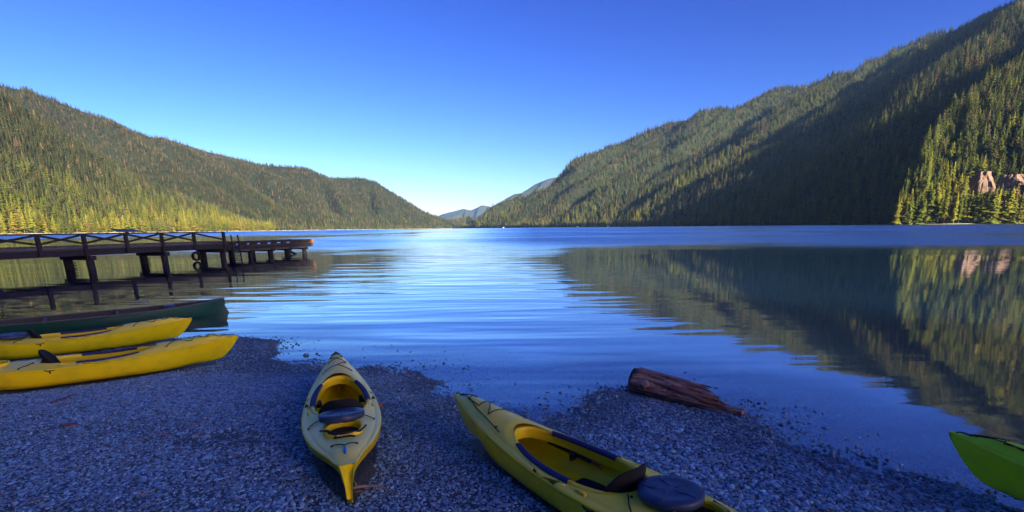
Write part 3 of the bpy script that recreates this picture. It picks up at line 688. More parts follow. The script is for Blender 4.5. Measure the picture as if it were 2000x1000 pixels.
deb_col = bpy.data.collections.new('debris_shapes')
for k in range(4):
    r = random.Random(50 + k)
    b = MB().tube([(-1, 0, 0), (-.3, r.uniform(-.1, .1), .03), (.4, r.uniform(-.16, .16), .04), (1, r.uniform(-.2, .2), 0)], [.035, .045, .04, .02], 5) if k < 3 else MB().box((0, 0, 0), (.9, .34, .05))
    me = mesh('debris_%s' % 'abcd'[k], b.V, b.F, False); me.materials.append(M['stick' if k in (0, 3) else ('stick2' if k == 1 else 'chip')])
    deb_col.objects.link(bpy.data.objects.new('debris_%s' % 'abcd'[k], me))
GD = inst_group('debris_instances', deb_col, 4)
n = 520; X = rng.uniform(-7.5, 5, n); Y = rng.uniform(1.6, 8.5, n); d = signed(X, Y); ok = (d > .35) & (np.abs(X) < Y * 1.2 + 1) & ~under_kayak(X, Y) & (rng.random(n) < .35 + .65 * vnoise(X * 1.3, Y * 1.3)); X, Y = X[ok], Y[ok]; n = len(X)
sz = rng.uniform(.018, .06, n); instancer('beach_debris', GD, np.c_[X, Y, ground_z(X, Y) + .018], np.c_[rng.normal(0, .12, n), rng.normal(0, .12, n), rng.normal(.3, .8, n)], np.c_[sz, sz * .8, sz * .8], rng.integers(0, 4, n), kind='stuff')

# ------------------------------------------------------------------ kayak
L = 3.0; LS = 1.045
def k_w(s):
    s = np.asarray(s, float)
    f = np.where(s < .6, 1 - (1 - np.clip(s / .6, 0, 1)) ** 1.8, 1 - (1 - np.clip((1 - s) / .4, 0, 1)) ** 2.4)
    return .312 * f + .012 + .034 * sstep(.93, 1., s)
def k_sheer(s):
    s = np.asarray(s, float); return .235 + .13 * np.clip(1 - s / .6, 0, 1) ** 2 + .055 * np.clip((s - .6) / .4, 0, 1) ** 2
def k_keel(s):
    s = np.asarray(s, float); return .235 * np.clip(1 - s / .085, 0, 1) ** 1.7 + .10 * np.clip(1 - s / .34, 0, 1) ** 2 + .05 * np.clip((s - .985) / .015, 0, 1) ** 2
def s_of(x): return (L / 2 - np.asarray(x, float)) / L
def k_deck(x, y):
    s = s_of(x); wv = k_w(s); q = np.clip(np.abs(y) / wv, 0, 1)
    ridge = .055 * sstep(0, .10, s) * sstep(.42, .22, s) + .030 * sstep(.02, .15, s) + .010 * sstep(.62, .75, s) * sstep(1, .9, s)
    groove = -.007 * np.exp(-((q - .86) / .025) ** 2)
    c = (1 - q ** 2.2) * ridge * sstep(1., .93, s)
    cb = .016 * np.exp(-np.clip(np.hypot((x - CX) / (CA + .10), y / (CB + .09)) - 1, 0, 9) * 9)   # deck swells up around the cockpit
    return k_sheer(s) + .014 + c + groove + cb * (1 - q ** 6)
CX, CA, CB = .01, .54, .222
HX, HR = -.915, .128
def cock(th, off=0.):
    c, s_ = math.cos(th), math.sin(th); p = .80 if c < 0 else .92
    x = CX + (CA + off) * math.copysign(abs(c) ** p, c); y = (CB + off) * math.copysign(abs(s_) ** .88, s_) * (1 - .16 * c)
    return x, y
def inside(x, y, off):
    # angle-radius test against the cockpit curve
    th = math.atan2(y / CB, (x - CX) / CA); best = None
    for _ in range(6):
        cx, cy = cock(th, off); a1 = math.atan2(cy, cx - CX); a0 = math.atan2(y, x - CX); th += (a0 - a1)
    cx, cy = cock(th, off); r0 = math.hypot(x - CX, y); r1 = math.hypot(cx - CX, cy)
    return r0 < r1, (cx, cy)
def ring(fn, prof, n=72, t0=0, t1=2 * math.pi, closed=True, zf=None):
    G = []
    for k in range(n if closed else n + 1):
        th = t0 + (t1 - t0) * k / n; row = []
        for (o_, dz) in prof:
            x, y = fn(th, o_); row.append((x, y, zf(*fn(th, .02)) + dz))
        G.append(row)
    return np.array(G)
def rim_z(x, y): return float(k_deck(CX + (x - CX) * 1.0, 0.0 if abs(x - CX) > CA else y * .6)) * .0 + float(.268 + .045 * max(0, (x - CX) / CA) ** 1.6 + .012 * max(0, -(x - CX) / CA) ** 2)
_cache = {}
def kayak(label, loc, rz, pitch, roll=0., mats=None, lid=((-.62, 0, .33), (.0, .0, .0)), strap='x', plug=False, group='yellow kayaks pulled up on the beach'):
    mats = mats or {}
    g = lambda k: M[mats.get(k, k)]
    t = thing('kayak', label, 'kayak', loc, (roll, pitch, rz), group); t.scale = (LS, 1, 1)
    # hull
    if not _cache:
        ss = np.concatenate([np.linspace(0, .12, 16), np.linspace(.12, .88, 56)[1:], np.linspace(.88, 1, 14)[1:]])
        G = []
        for s in ss:
            wv, k, h = float(k_w(s)), float(k_keel(s)), float(k_sheer(s)); x = L / 2 - s * L
            e1 = float(sstep(.30, .04, s)); e2 = float(sstep(.70, .97, s)); row = []
            for t_ in np.linspace(0, 1, 15):
                a = t_ * math.pi / 2
                yr = math.sin(a) ** .62; zr = (1 - math.cos(a)) ** 1.25
                yv = .05 + .95 * t_ ** 1.15; zv = t_; ys = .06 + .94 * t_ ** 2.1; zs = t_
                y = yr * (1 - e1) * (1 - e2) + yv * e1 + ys * e2 * (1 - e1); z = zr * (1 - e1) * (1 - e2) + zv * e1 + zs * e2 * (1 - e1)
                if s > .5: y = (yr * (1 - e2) + e2 * (.020 + max(wv - .020, .001) * t_ ** 2.3) / wv)
                row.append((x, wv * min(y, 1), k + (h - k) * z + (.006 if t_ > .5 else 0) * math.sin(t_ * 9)))
            row[-1] = (x, wv, h)
            row.append((x, wv + .005, h + .004)); row.append((x, wv + .005, h + .012)); row.append((x, wv * .985, h + .0145))
            G.append([(a_, -b_, c_) for a_, b_, c_ in row[::-1]] + row)
        mb = MB().grid(np.array(G)); nrow = len(G[0])
        mb.F += [tuple(range(nrow)), tuple((len(G) - 1) * nrow + k for k in range(nrow))[::-1]]
        _cache['hull'] = mesh('hull', mb.V, mb.F)
        # deck with its two openings
        sd = np.linspace(0.002, .998, 150); qd = np.linspace(-1, 1, 49); pts = []
        for s in sd:
            x = L / 2 - s * L; wv = float(k_w(s)) * .985
            for q in qd: pts.append([x, q * wv])
        ins = []; newp = []
        for x, y in pts:
            flag = False
            if abs(x - CX) < CA + .08:
                f_, c_ = inside(x, y, .022)
                if f_: flag = True; x, y = c_
            r_ = math.hypot(x - HX, y)
            if r_ < HR + .012:
                flag = True; k_ = (HR + .012) / max(r_, 1e-4); x = HX + (x - HX) * k_; y *= k_
            ins.append(flag); newp.append((x, y))
        nq = len(qd); Fd = []
        for i in range(len(sd) - 1):
            for j in range(nq - 1):
                f = (i * nq + j, i * nq + j + 1, (i + 1) * nq + j + 1, (i + 1) * nq + j)
                if not all(ins[v] for v in f): Fd.append(f)
        Z = k_deck(np.array([p[0] for p in newp]), np.array([p[1] for p in newp]))
        _cache['deck'] = mesh('deck', [(p[0], p[1], z) for p, z in zip(newp, Z)], Fd)
        prof = [(.004, -.075), (0, -.02), (0, .0), (.006, .013), (.020, .016), (.034, .010), (.040, 0), (.036, -.008), (.026, -.012), (.022, -.05)]
        _cache['coaming'] = (lambda b: mesh('coaming', b.V, b.F))(MB().grid(ring(cock, prof, 96, zf=rim_z), closed_u=True))
        hp = [(HR - .004, -.05), (HR - .002, .0), (HR + .002, .020), (HR + .010, .024), (HR + .016, .018), (HR + .018, .006), (HR + .024, -.03)]
        zc = float(k_deck(HX, 0)); b = MB(); Gh = []
        for k in range(48):
            a = 2 * math.pi * k / 48; Gh.append([(HX + math.cos(a) * r_, math.sin(a) * r_, zc + z_) for r_, z_ in hp])
        b.grid(np.array(Gh), closed_u=True); _cache['hatch_rim'] = mesh('hatch_rim', b.V, b.F)
        for sgn, nm in ((1, 'pl'), (-1, 'pr')):
            pp = [(-.006 + .052 * (.5 + .5 * math.cos(a)) - .004, .004 + .019 * math.sin(a)) for a in np.linspace(0, 2 * math.pi, 15)[:-1]]
            b = MB().grid(ring(cock, pp, 16, sgn * rad(50), sgn * rad(106), False, zf=rim_z), closed_v=True); _cache[nm] = mesh('thigh_pad', b.V, b.F)
    obj('hull', _cache['hull'].copy(), g('hull'), t); dk = obj('deck', _cache['deck'].copy(), g('deck'), t)
    obj('coaming', _cache['coaming'].copy(), g('rim'), dk); obj('hatch_rim', _cache['hatch_rim'].copy(), g('rim'), dk)
    for nm in ('pl', 'pr'): obj('thigh_pad', _cache[nm], M['pad'], t)
    # seat: pan and curved backrest
    b = MB(); Gs = []
    for i in range(13):
        for side in (0,):
            u_ = i / 12; row = []
            for k in range(16):
                a = 2 * math.pi * k / 16; wv = .185 * math.sin(math.pi * (.12 + .76 * u_)) ** .4
                row.append((-.36 + .36 * u_, wv * math.copysign(abs(math.cos(a)) ** .5, math.cos(a)), .045 + .03 * math.copysign(abs(math.sin(a)) ** .6, math.sin(a)) + .03 * u_ ** 3))
            Gs.append(row)
    b.grid(np.array(Gs), closed_v=True); b.F += [tuple(range(16)), tuple(12 * 16 + k for k in range(16))[::-1]]
    st = b.build('seat', M['foam'], t)
    na, nb = 19, 12
    def back(off):
        rows = []
        for i in range(na):
            u_ = -1 + 2 * i / (na - 1); row = []
            for j in range(nb):
                v_ = j / (nb - 1); top = .425 - .10 * abs(u_) ** 3.2
                z = .07 + (top - .07) * v_; y = .195 * u_ * (.82 + .18 * math.sin(v_ * 2.6)); x = -.40 + .085 * u_ * u_ - .12 * v_ + off * (math.sin(min(1, (1 - abs(u_)) * 4 + .05) * 1.57)) * math.sin(max(.12, min(1, (1 - v_) * 5 + .1)) * 1.57)
                row.append((x, y, z))
            rows.append(row)
        return rows
    b = MB().grid(np.array(back(.024))); b.grid(np.array(back(-.024))[::-1]); A = back(.024); B = back(-.024)
    b.grid(np.array([[a_[-1] for a_ in A], [a_[-1] for a_ in B]])); b.grid(np.array([A[0], B[0]])); b.grid(np.array([A[-1], B[-1]]))
    bk = b.build('backrest', M['foam'], st)
    b = MB()
    for sgn in (-1, 1): b.tube([(-.50, .12 * sgn, .30), (-.535, .03 * sgn, .24), (-.50, -.10 * sgn, .13)], .006, 6)
    b.build('seat_strap', M['stick2'] if False else M['black'], bk and t)
    # foot braces on both inner walls
    for sgn in (-1, 1):
        fb = MB().box((.27, .232 * sgn, .165), (.46, .020, .028), bev=.004).build('foot_brace', M['black'], t)
        MB().box((.20, .205 * sgn, .165), (.03, .06, .075), bev=.008).build('peg', M['black'], fb)
        MB().box((.015, .236 * sgn, .163), (.085, .018, .026), bev=.005).tube([(-.03 + .028 + .020 * math.cos(a) - .035, .232 * sgn, .160 + .018 * math.sin(a)) for a in np.linspace(0, 6.283, 13)], .004, 6).build('adjusting_handle', M['red'], fb)
    # safety sticker on the inner wall
    stk = MB().box((.075, .262, .105), (.11, .003, .062), Matrix.Rotation(rad(-16), 3, 'X')).build('safety_label', M['sticker'], t, False)
    b = MB()
    for k in range(4): b.box((.075 + (.0 if k else .0), .2595 - (.0 if k < 9 else 0), .122 - .012 * k), (.085 if k in (0, 3) else .06, .0022, .003), Matrix.Rotation(rad(-16), 3, 'X'))
    b.build('printed_lines', M['black'], stk, False)
    # bulkhead behind the seat, coloured dark in place of interior shade
    Gb = [[(-.60, .27 * math.sin(a) ** 1 * (1 if True else 0) * c, .01 + .245 * (1 - abs(math.cos(a)) ** 1) * 1) for c in (-1, 1)] for a in np.linspace(.12, 1.57, 9)]
    MB().grid(np.array(Gb)).build('bulkhead', M['dark_in'], t)
    # deck point helper
    def dp(s, q, up=.006):
        x = L / 2 - s * L; y = q * float(k_w(s)); return (x, y, float(k_deck(x, y)) + up)
    def cord(name, path, r=.0042, mat='bungee', par=dk, up=.007):
        pts = []
        for (s0, q0), (s1, q1) in zip(path[:-1], path[1:]):
            for f in np.linspace(0, 1, 7)[:-1]: pts.append(dp(s0 + (s1 - s0) * f, q0 + (q1 - q0) * f, up + .004 * math.sin(math.pi * f)))
        pts.append(dp(*path[-1], up)); return MB().tube(pts, r, 6).build(name, M[mat], par)
    if strap == 'x':
        cord('bow_bungee', [(.035, .0), (.075, .62), (.085, .60), (.125, -.52), (.135, -.50), (.19, .58)])
        cord('bow_bungee', [(.035, .0), (.07, -.66), (.08, -.62), (.13, .58), (.14, .55), (.185, -.60), (.195, -.58), (.235, .0), (.265, .62)][:9])
        cord('bow_bungee', [(.235, 0), (.275, -.66)])
    else:
        cord('bow_bungee', [(.035, 0), (.07, -.45), (.10, -.55), (.10, .45), (.16, .42), (.155, -.50), (.215, .48), (.225, -.58)][:8])
        cord('bow_bungee', [(.035, .1), (.16, .60), (.30, .74)])
    cord('stern_bungee', [(.905, -.50), (.915, 0), (.90, .50)], .0045)
    MB().tube([dp(.915, 0, .005), dp(.93, .0, .004), dp(.945, .01, .004), dp(.957, .01, .004)], [.004, .009, .012, .007], 8).build('toggle', M['blue'], dk)
    cord('side_bungee', [(.725, -.80), (.70, -.55), (.69, -.42)]); cord('side_bungee', [(.725, .84), (.70, .60), (.68, .38)])
    # strap hanging over the hatch
    zc = float(k_deck(HX, 0))
    MB().tube([(HX + .02, -.17, zc + .008), (HX - .09, -.12, zc + .016), (HX - .125, -.02, zc + .032), (HX - .11, .06, zc + .030), (HX - .05, .12, zc + .038), (HX + .03, .165, zc + .012)], .009, 6).build('hatch_strap', M['black'], dk)
    MB().tube([(HX - .11, .03, zc + .03), (HX - .15, .07, zc + .012), (HX - .15, -.05, zc + .014), (HX - .165, -.08, zc + .010)], .008, 6).build('hatch_strap', M['black'], dk)
    MB().lathe([(.01, -.15), (.1225, -.15), (.1225, -.018), (.1205, -.018), (.1205, -.145), (.01, -.145)], 32, Matrix.Translation((HX, 0, zc))).build('hatch_shade_cup', M['dark_in'], dk)  # dark cup added so the hatch opening looks unlit inside
    # fittings: recessed eyes with screws
    for s, q in ((.05, 0.), (.275, -.66), (.275, .66), (.905, -.52), (.90, .52), (.725, -.82), (.725, .86), (.69, -.40), (.69, .40)):
        p = dp(s, q, .003); MB().lathe([(.0085, -.004), (.0095, .003), (.005, .007)], 10, Matrix.Translation(p)).build('deck_eye', M['black'], dk)
    for s in (.455, .50, .56):
        for q in (-.80, .80):
            p = dp(s, q, .0); MB().lathe([(.0055, -.004), (.0055, .002), (.003, .0035)], 10, Matrix.Translation(p)).build('screw', M['steel'], dk)
    for q in (-.84, .84):   # moulded pocket plates by the seat
        p = dp(.605, q, .001); MB().box((p[0], p[1], p[2] + .002), (.085, .024, .012), bev=.005).build('side_fitting', g('rim'), dk)
    for q in (-1, 1):
        s = .640; x = L / 2 - s * L; y = q * (float(k_w(s)) + .010)
        pc = MB().tube([(x + .045, y - .012 * q, .232), (x + .02, y, .226), (x - .02, y + .002 * q, .226), (x - .045, y - .012 * q, .234)], .006, 6).build('paddle_clip', M['black'], t)
        MB().lathe([(.008, 0), (.008, .02), (.004, .024)], 8, Matrix.Translation((x, y - .004 * q, .195))).build('clip_button', M['black'], pc)
    MB().tube([dp(.012, 0, .004), dp(.022, 0, .016), dp(.04, 0, .004)], .006, 6).build('bow_handle', M['black'], t)
    if plug: MB().lathe([(.006, -.004), (.019, .006), (.020, .018), (.012, .026)], 14, Matrix.Translation((L / 2 - .595 * L, -.335, .245)) @ Matrix.Rotation(rad(80), 4, 'X')).build('drain_plug', M['orange'], t)
    # hatch lid, off its rim
    lp, lr = lid
    prof = [(0.001, .028), (.05, .0285), (.07, .026), (.11, .026), (.13, .030), (.162, .029), (.177, .022), (.180, .010), (.178, -.014), (.174, -.026), (.168, -.020), (.162, -.008), (.02, -.006)]
    lo = MB().lathe(prof[::-1], 56).build('hatch_lid', M['lid'], t, loc=lp, rot=lr)
    b = MB()
    for k in range(5):
        a0 = 2 * math.pi * k / 5 + .4; b.tube([(math.cos(a0) * .03, math.sin(a0) * .03, .028), (math.cos(a0 + .3) * .10, math.sin(a0 + .3) * .10, .027), (math.cos(a0 + .2) * .155, math.sin(a0 + .2) * .155, .0295)], [.004, .0055, .004], 6)
    b.build('lid_rib', M['lid'], lo)
    return t
def place_kayak(label, bow_px, ref_px, bow_z=.37, ref_z=.28, lift=0., **kw):
    """bow tip and rear end of the cockpit as seen, put at their heights over the water"""
    B = at_z(*bow_px, bow_z); R_ = at_z(*ref_px, ref_z); d = (B - R_)[:2]; d /= np.linalg.norm(d)
    C_ = B[:2] - d * L * LS / 2
    a, b = C_ + d * L * .22, C_ - d * L * .44
    za, zb = float(ground_z(*a)), float(ground_z(*b))
    pitch = math.atan2(zb - za, L * .66)
    zc = (za * .44 + zb * .22) / .66
    print('kayak', label[:20], 'centre', C_, 'yaw', math.degrees(math.atan2(d[1], d[0])), 'z', zc, 'pitch', math.degrees(pitch), 'span', np.linalg.norm((B - R_)[:2]))
    return kayak(label, (float(C_[0]), float(C_[1]), zc + .004 + lift), math.atan2(d[1], d[0]), pitch, **kw)
place_kayak('faded pale-decked yellow kayak in the middle, pointing straight at the lake', (656, 689), (668, 815), .40, .38, mats=dict(deck='deck_pale'), lid=((-.70, .0, .352), (0, rad(9), 0)), plug=True)
place_kayak('large yellow kayak right of centre with its round lid on the rear deck', (888, 766), (1255, 944), .40, .40, lid=((-.715, -.03, .335), (0, rad(3), 0)), strap='z')
place_kayak('nearest of the two yellow kayaks lying side by side at the left', (464, 661), (60, 715), .36, .34, lid=((-1.10, .10, .33), (0, 0, 0)), group='yellow kayaks side by side at the left')
place_kayak('yellow kayak lying between the green canoe and another yellow kayak', (373, 622), (20, 666), .36, .34, lid=((-.70, .0, .335), (0, 0, 0)), group='yellow kayaks side by side at the left')
place_kayak('lime green kayak pointing at the lake from the right edge', (1860, 832), (2420, 1000), .42, .40, mats=dict(hull='green', deck='green', rim='green'), strap='z', group=None)

# ------------------------------------------------------------------ canoe
def canoe():
    B = at_z(437, 583, .34); Q = at_z(0, 630, .27); d = (B - Q)[:2]; d /= np.linalg.norm(d); CL = 5.0; c = B[:2] - d * CL / 2
    t = thing('canoe', 'dark green open canoe floating at the edge beyond the yellow kayaks', 'canoe', (float(c[0]), float(c[1]), 0), (0, 0, math.atan2(d[1], d[0])))
    def wd(s): return .44 * (1 - abs(2 * s - 1) ** 2.3) + .012
    def top(s): return .25 + .095 * abs(2 * s - 1) ** 3.2
    def keel(s): e = abs(2 * s - 1); return -.085 + .05 * max(0, (e - .9) / .1) ** 2
    G = []; G2 = []; ss = np.concatenate([np.linspace(0, .1, 10), np.linspace(.1, .9, 40)[1:], np.linspace(.9, 1, 10)[1:]])
    for s in ss:
        row = []; row2 = []; e = float(sstep(.72, 1., abs(2 * s - 1)))
        for t_ in np.linspace(0, 1, 13):
            a = t_ * math.pi / 2; y = (math.sin(a) ** .6) * (1 - e) + t_ ** .9 * e; z = (1 - math.cos(a)) ** 1.3 * (1 - e) + t_ * e
            rake = math.copysign(.10 * max(0, (abs(2 * s - 1) - .85) / .15) * (math.sin(z * 1.9) - .9), .5 - s)
            x = CL / 2 - s * CL + rake
            row.append((x, wd(s) * y, keel(s) + (top(s) - keel(s)) * z)); row2.append((x * .996, max(0, wd(s) * y - .012), keel(s) + .012 + (top(s) - .010 - keel(s)) * z))
        G.append([(p[0], -p[1], p[2]) for p in row[::-1]] + row[1:]); G2.append([(p[0], -p[1], p[2]) for p in row2[::-1]] + row2[1:])
    MB().grid(np.array(G)).build('hull', M['canoe'], t); MB().grid(np.array(G2)).build('inner_hull', M['canoe_in'], t)
    for sgn in (0, -1):
        MB().tube([(g_[sgn][0], g_[sgn][1], g_[sgn][2] + .004) for g_ in G], .013, 8).build('gunwale', M['alu'], t)
    for s in (.40, .62):
        x = CL / 2 - s * CL; MB().beam((x, -wd(s), top(s) - .01), (x, wd(s), top(s) - .01), .06, .02).build('thwart', M['stick2'], t)
    for s in (.21, .80):
        x = CL / 2 - s * CL; z = top(s) - .07; w_ = wd(s) - .02
        se = MB().box((x, 0, z), (.24, w_ * 1.9, .03), bev=.01).build('seat', M['alu'], t)
        MB().box((x, 0, z + .11), (.22, .30, .16), bev=.03).build('seat_pad', M['lid'], se) if s > .5 else MB().box((x - .02, 0, z + .075), (.20, .34, .06), bev=.02).build('seat_pad', M['lid'], se)
    for s, sg in ((0, 1), (1, -1)):
        x = CL / 2 - s * CL; V = [(x, 0, top(s) + .012), (x - sg * .32, -wd(s + sg * .064) + .01, top(s + sg * .064) + .008), (x - sg * .30, 0, top(s + sg * .06) + .022), (x - sg * .32, wd(s + sg * .064) - .01, top(s + sg * .064) + .008)]
        MB().add(V, [(0, 1, 2), (0, 2, 3)]).build('deck_plate', M['alu'], t, False)
canoe()

# ------------------------------------------------------------------ log
def log():
    A = at_z(1237, 740, .155); Bp = at_z(1455, 800, .05); d = (Bp - A)[:2]; Lg = float(np.linalg.norm(d)); d /= Lg
    t = thing('driftwood_log', 'broken reddish-brown log with a splintered end at the water', 'log', (float(A[0]), float(A[1]), .155), (0, math.atan2(.105, Lg), math.atan2(d[1], d[0])))
    n = 40; rows = []; Lb = Lg * .72; R = .156
    for i in range(36):
        f = i / 35; row = []
        for k in range(n):
            a = 2 * math.pi * k / n
            end = Lb * (1 + .40 * float(fbm(k * .75, 3.3, 3)) + .16 * math.cos(a - 4.4))   # jagged right end
            x = f * end; r = R * (1 - .10 * f) * (1 + .05 * float(fbm(math.cos(a) * 2.2 + 9, math.sin(a) * 2.2 + f * 1.4, 3)) + .045 * float(fbm(math.cos(a) * 9 + 3, math.sin(a) * 9 + f * 2, 2)))
            if f < .04: r *= .90 + f * 2.5
            row.append((x + .03 * math.sin(a), r * math.cos(a), r * math.sin(a)))
        rows.append(row)
    b = MB().grid(np.array(rows), closed_v=True); b.F += [tuple(range(n))]; bk = b.build('bark', M['bark'], t)
    b = MB().lathe([(R * .86, -.006), (R * .5, -.012), (.01, -.010)], 24, Matrix.Rotation(rad(90), 4, 'Y')).build('cut_end', M['split'], t)
    r = random.Random(4)
    for k in range(26):
        a = r.uniform(0, 6.28); rr = R * r.uniform(.15, .85); y, z = rr * math.cos(a), rr * math.sin(a)
        low = (1 - z / R) / 2; x0 = Lb * .55; ln = Lb * .42 + (Lg - Lb * .95) * (.15 + .85 * low ** 1.3) * r.uniform(.45, 1.05); w_ = r.uniform(.018, .042)
        p = [(x0, y, z), (x0 + ln * .5, y * .97, z * .97 - .01), (x0 + ln * .85, y * .93 + .01 * r.random(), z * .9 - .02), (x0 + ln, y * .9, z * .9 - .02)]
        MB().tube(p, [w_, w_ * 1.05, w_ * .6, w_ * .12], 5).build('splinter', M['split'] if r.random() < .45 else M['bark'], t, False)
    MB().beam((Lb * .7, -.03, -.09), (Lg, -.045, -.02), .12, .05).build('splinter', M['bark'], t, False)
    Mx = Matrix.Translation((.20, -R * .93, .035)) @ Matrix.Rotation(rad(82), 4, 'X')
    MB().lathe([(.042, -.01), (.041, .012), (.030, .018), (.012, .017)], 20, Mx).build('knot', M['knot'], t)
    MB().lathe([(.016, -.01), (.014, .012), (.004, .014)], 12, Matrix.Translation((.42, -R * .86, .02)) @ Matrix.Rotation(rad(85), 4, 'X')).build('knot', M['knot'], t)
log()

# ------------------------------------------------------------------ dock
def dock():
    o = np.array([-21.83, 25.1]); dv = np.array([5.3, 14.8]); dv /= np.linalg.norm(dv); pv = np.array([-dv[1], dv[0]]); ang = math.atan2(dv[1], dv[0])
    t = thing('dock', 'dark timber dock on piles with a cross-braced railing, reaching out from the left', 'dock', (float(o[0]), float(o[1]), 0), (0, 0, ang))
    # local frame: x along the dock (away), y to the far-left side. near edge at y=0
    T0, T1, T2, W_ = -17., 8.3, 16.0, 2.0; DZ = 1.08; DY = .90
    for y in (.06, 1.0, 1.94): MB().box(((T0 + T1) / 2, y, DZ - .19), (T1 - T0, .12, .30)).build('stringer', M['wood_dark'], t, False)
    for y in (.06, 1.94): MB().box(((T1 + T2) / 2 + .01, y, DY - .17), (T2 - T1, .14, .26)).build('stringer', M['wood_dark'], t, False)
    MB().box(((T1 + T2) / 2 - .2, -.10, DY - .33), (T2 - T1 - .8, .16, .12)).build('waling_board', M['wood_grey'], t, False)
    n = int((T2 - T0) / .15); me = None
    for k in range(n):     # deck boards
        if me is None: me = mesh('deck_board', *(lambda b: (b.V, b.F))(MB().box((0, 0, 0), (.138, W_ + .16, .04))), False); me.materials.append(M['wood_grey'])
        ob = obj('deck_board', me, None, t, loc=(T0 + .075 + k * .15, W_ / 2 + random.uniform(-.012, .012), (DZ if T0 + .075 + k * .15 < T1 else DY) - .018 + random.uniform(-.004, .004)), rot=(0, 0, random.uniform(-.004, .004)))
    # railing: posts, top rail, toe rail, crosses
    posts = [-16, -13.6, -11.2, -8.8, -6.4, -4.1, -1.9, 0, 2.0, 3.95, 5.95, 8.05]
    for k, x in enumerate(posts):
        deep = k % 2 == 1
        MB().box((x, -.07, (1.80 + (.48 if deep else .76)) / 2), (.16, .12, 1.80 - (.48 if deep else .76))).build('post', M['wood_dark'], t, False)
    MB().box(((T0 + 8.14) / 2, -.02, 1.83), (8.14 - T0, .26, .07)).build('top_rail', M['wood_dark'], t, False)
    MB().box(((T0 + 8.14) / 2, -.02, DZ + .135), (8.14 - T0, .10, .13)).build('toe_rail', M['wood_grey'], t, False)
    for a, b in zip(posts[:-1], posts[1:]):
        MB().beam((a + .09, -.03, 1.76), (b - .09, -.03, 1.36), .045, .10).build('cross_brace', M['wood_dark'], t, False)
        if b < 8: MB().beam((a + .09, .02, 1.36), (b - .09, .02, 1.76), .045, .10).build('cross_brace', M['wood_dark'], t, False)
    # curb along the outer part, with gaps under it
    for y in (.05, 1.95):
        MB().box(((8.2 + T2) / 2, y, DY + .185), (T2 - 8.2, .20, .14)).build('curb', M['wood_dark'], t, False)
        for x in np.arange(8.5, T2, .95): MB().box((x, y, DY + .058), (.42, .16, .116)).build('curb_block', M['wood_dark'], t, False)
    MB().box((T2 + .16, 1.0, DY + .12), (.28, 2.3, .26)).build('end_curb', M['wood_end'], t, False)
    MB().box((T2 + .10, 1.0, DY - .17), (.18, 2.2, .30)).build('end_beam', M['wood_grey'], t, False)
    # bents
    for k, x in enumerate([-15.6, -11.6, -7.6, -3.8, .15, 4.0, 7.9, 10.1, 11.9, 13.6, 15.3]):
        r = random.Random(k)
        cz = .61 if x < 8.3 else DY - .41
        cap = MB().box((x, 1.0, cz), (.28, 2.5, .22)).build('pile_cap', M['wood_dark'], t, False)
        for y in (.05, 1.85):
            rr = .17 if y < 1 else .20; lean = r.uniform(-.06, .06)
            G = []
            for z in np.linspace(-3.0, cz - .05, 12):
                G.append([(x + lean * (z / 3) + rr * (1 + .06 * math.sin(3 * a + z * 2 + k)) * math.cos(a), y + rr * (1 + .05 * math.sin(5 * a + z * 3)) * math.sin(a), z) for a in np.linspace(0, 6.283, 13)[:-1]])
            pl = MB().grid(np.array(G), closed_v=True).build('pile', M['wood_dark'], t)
            if y > 1 and k in (4, 5): 
                for q in range(3): MB().box((x, y - .22, .05 + q * .14), (.34, .16, .06)).build('cleat', M['wood_dark'], pl, False)
    # tyre hung on a pile, low over the water
    ty = [(.19, -.09), (.235, -.105), (.285, -.085), (.30, 0), (.285, .085), (.235, .105), (.19, .09), (.175, .05), (.205, .04), (.205, -.04), (.175, -.05)]
    G = []
    for k in range(28):
        a = 2 * math.pi * k / 28; G.append([(7.0 - .35 + r_ * math.cos(a), .9 + z_, .31 + r_ * math.sin(a)) for r_, z_ in ty])
    MB().grid(np.array(G), closed_u=True, closed_v=True).build('tyre', M['rubber'], t)
    MB().tube([(6.65, .9, .60), (6.8, 1.0, .75)], .02, 6).build('tyre_rope', M['black'], t)
    MB().beam((15.25, 1.6, .30), (14.75, .4, .0), .12, .12).build('pile_brace', M['wood_dark'], t, False)
    # ladder
    lx = 8.75; ld = []
    for dx in (-.27, .27):
        ld.append(MB().tube([(lx + dx * 1.0, -.30, -.75), (lx + dx, -.26, .8), (lx + dx * .96, -.20, 1.62)], .042, 8).build('ladder_rail', M['wood_dark'], t))
    for z in (-.1, .07, .24, .41, .58): MB().tube([(lx - .27, -.27, z), (lx + .27, -.27, z)], .022, 6).build('ladder_rung', M['wood_dark'], ld[0])
    # tilted board on the rail
    sg = MB().box((2.3, .30, 1.98), (1.15, .50, .035), Matrix.Rotation(rad(16), 3, 'X')).build('info_board', M['panel'], t, False)
    MB().box((2.3, .22, 1.90), (.12, .12, .10)).build('board_bracket', M['wood_dark'], sg, False)
dock()

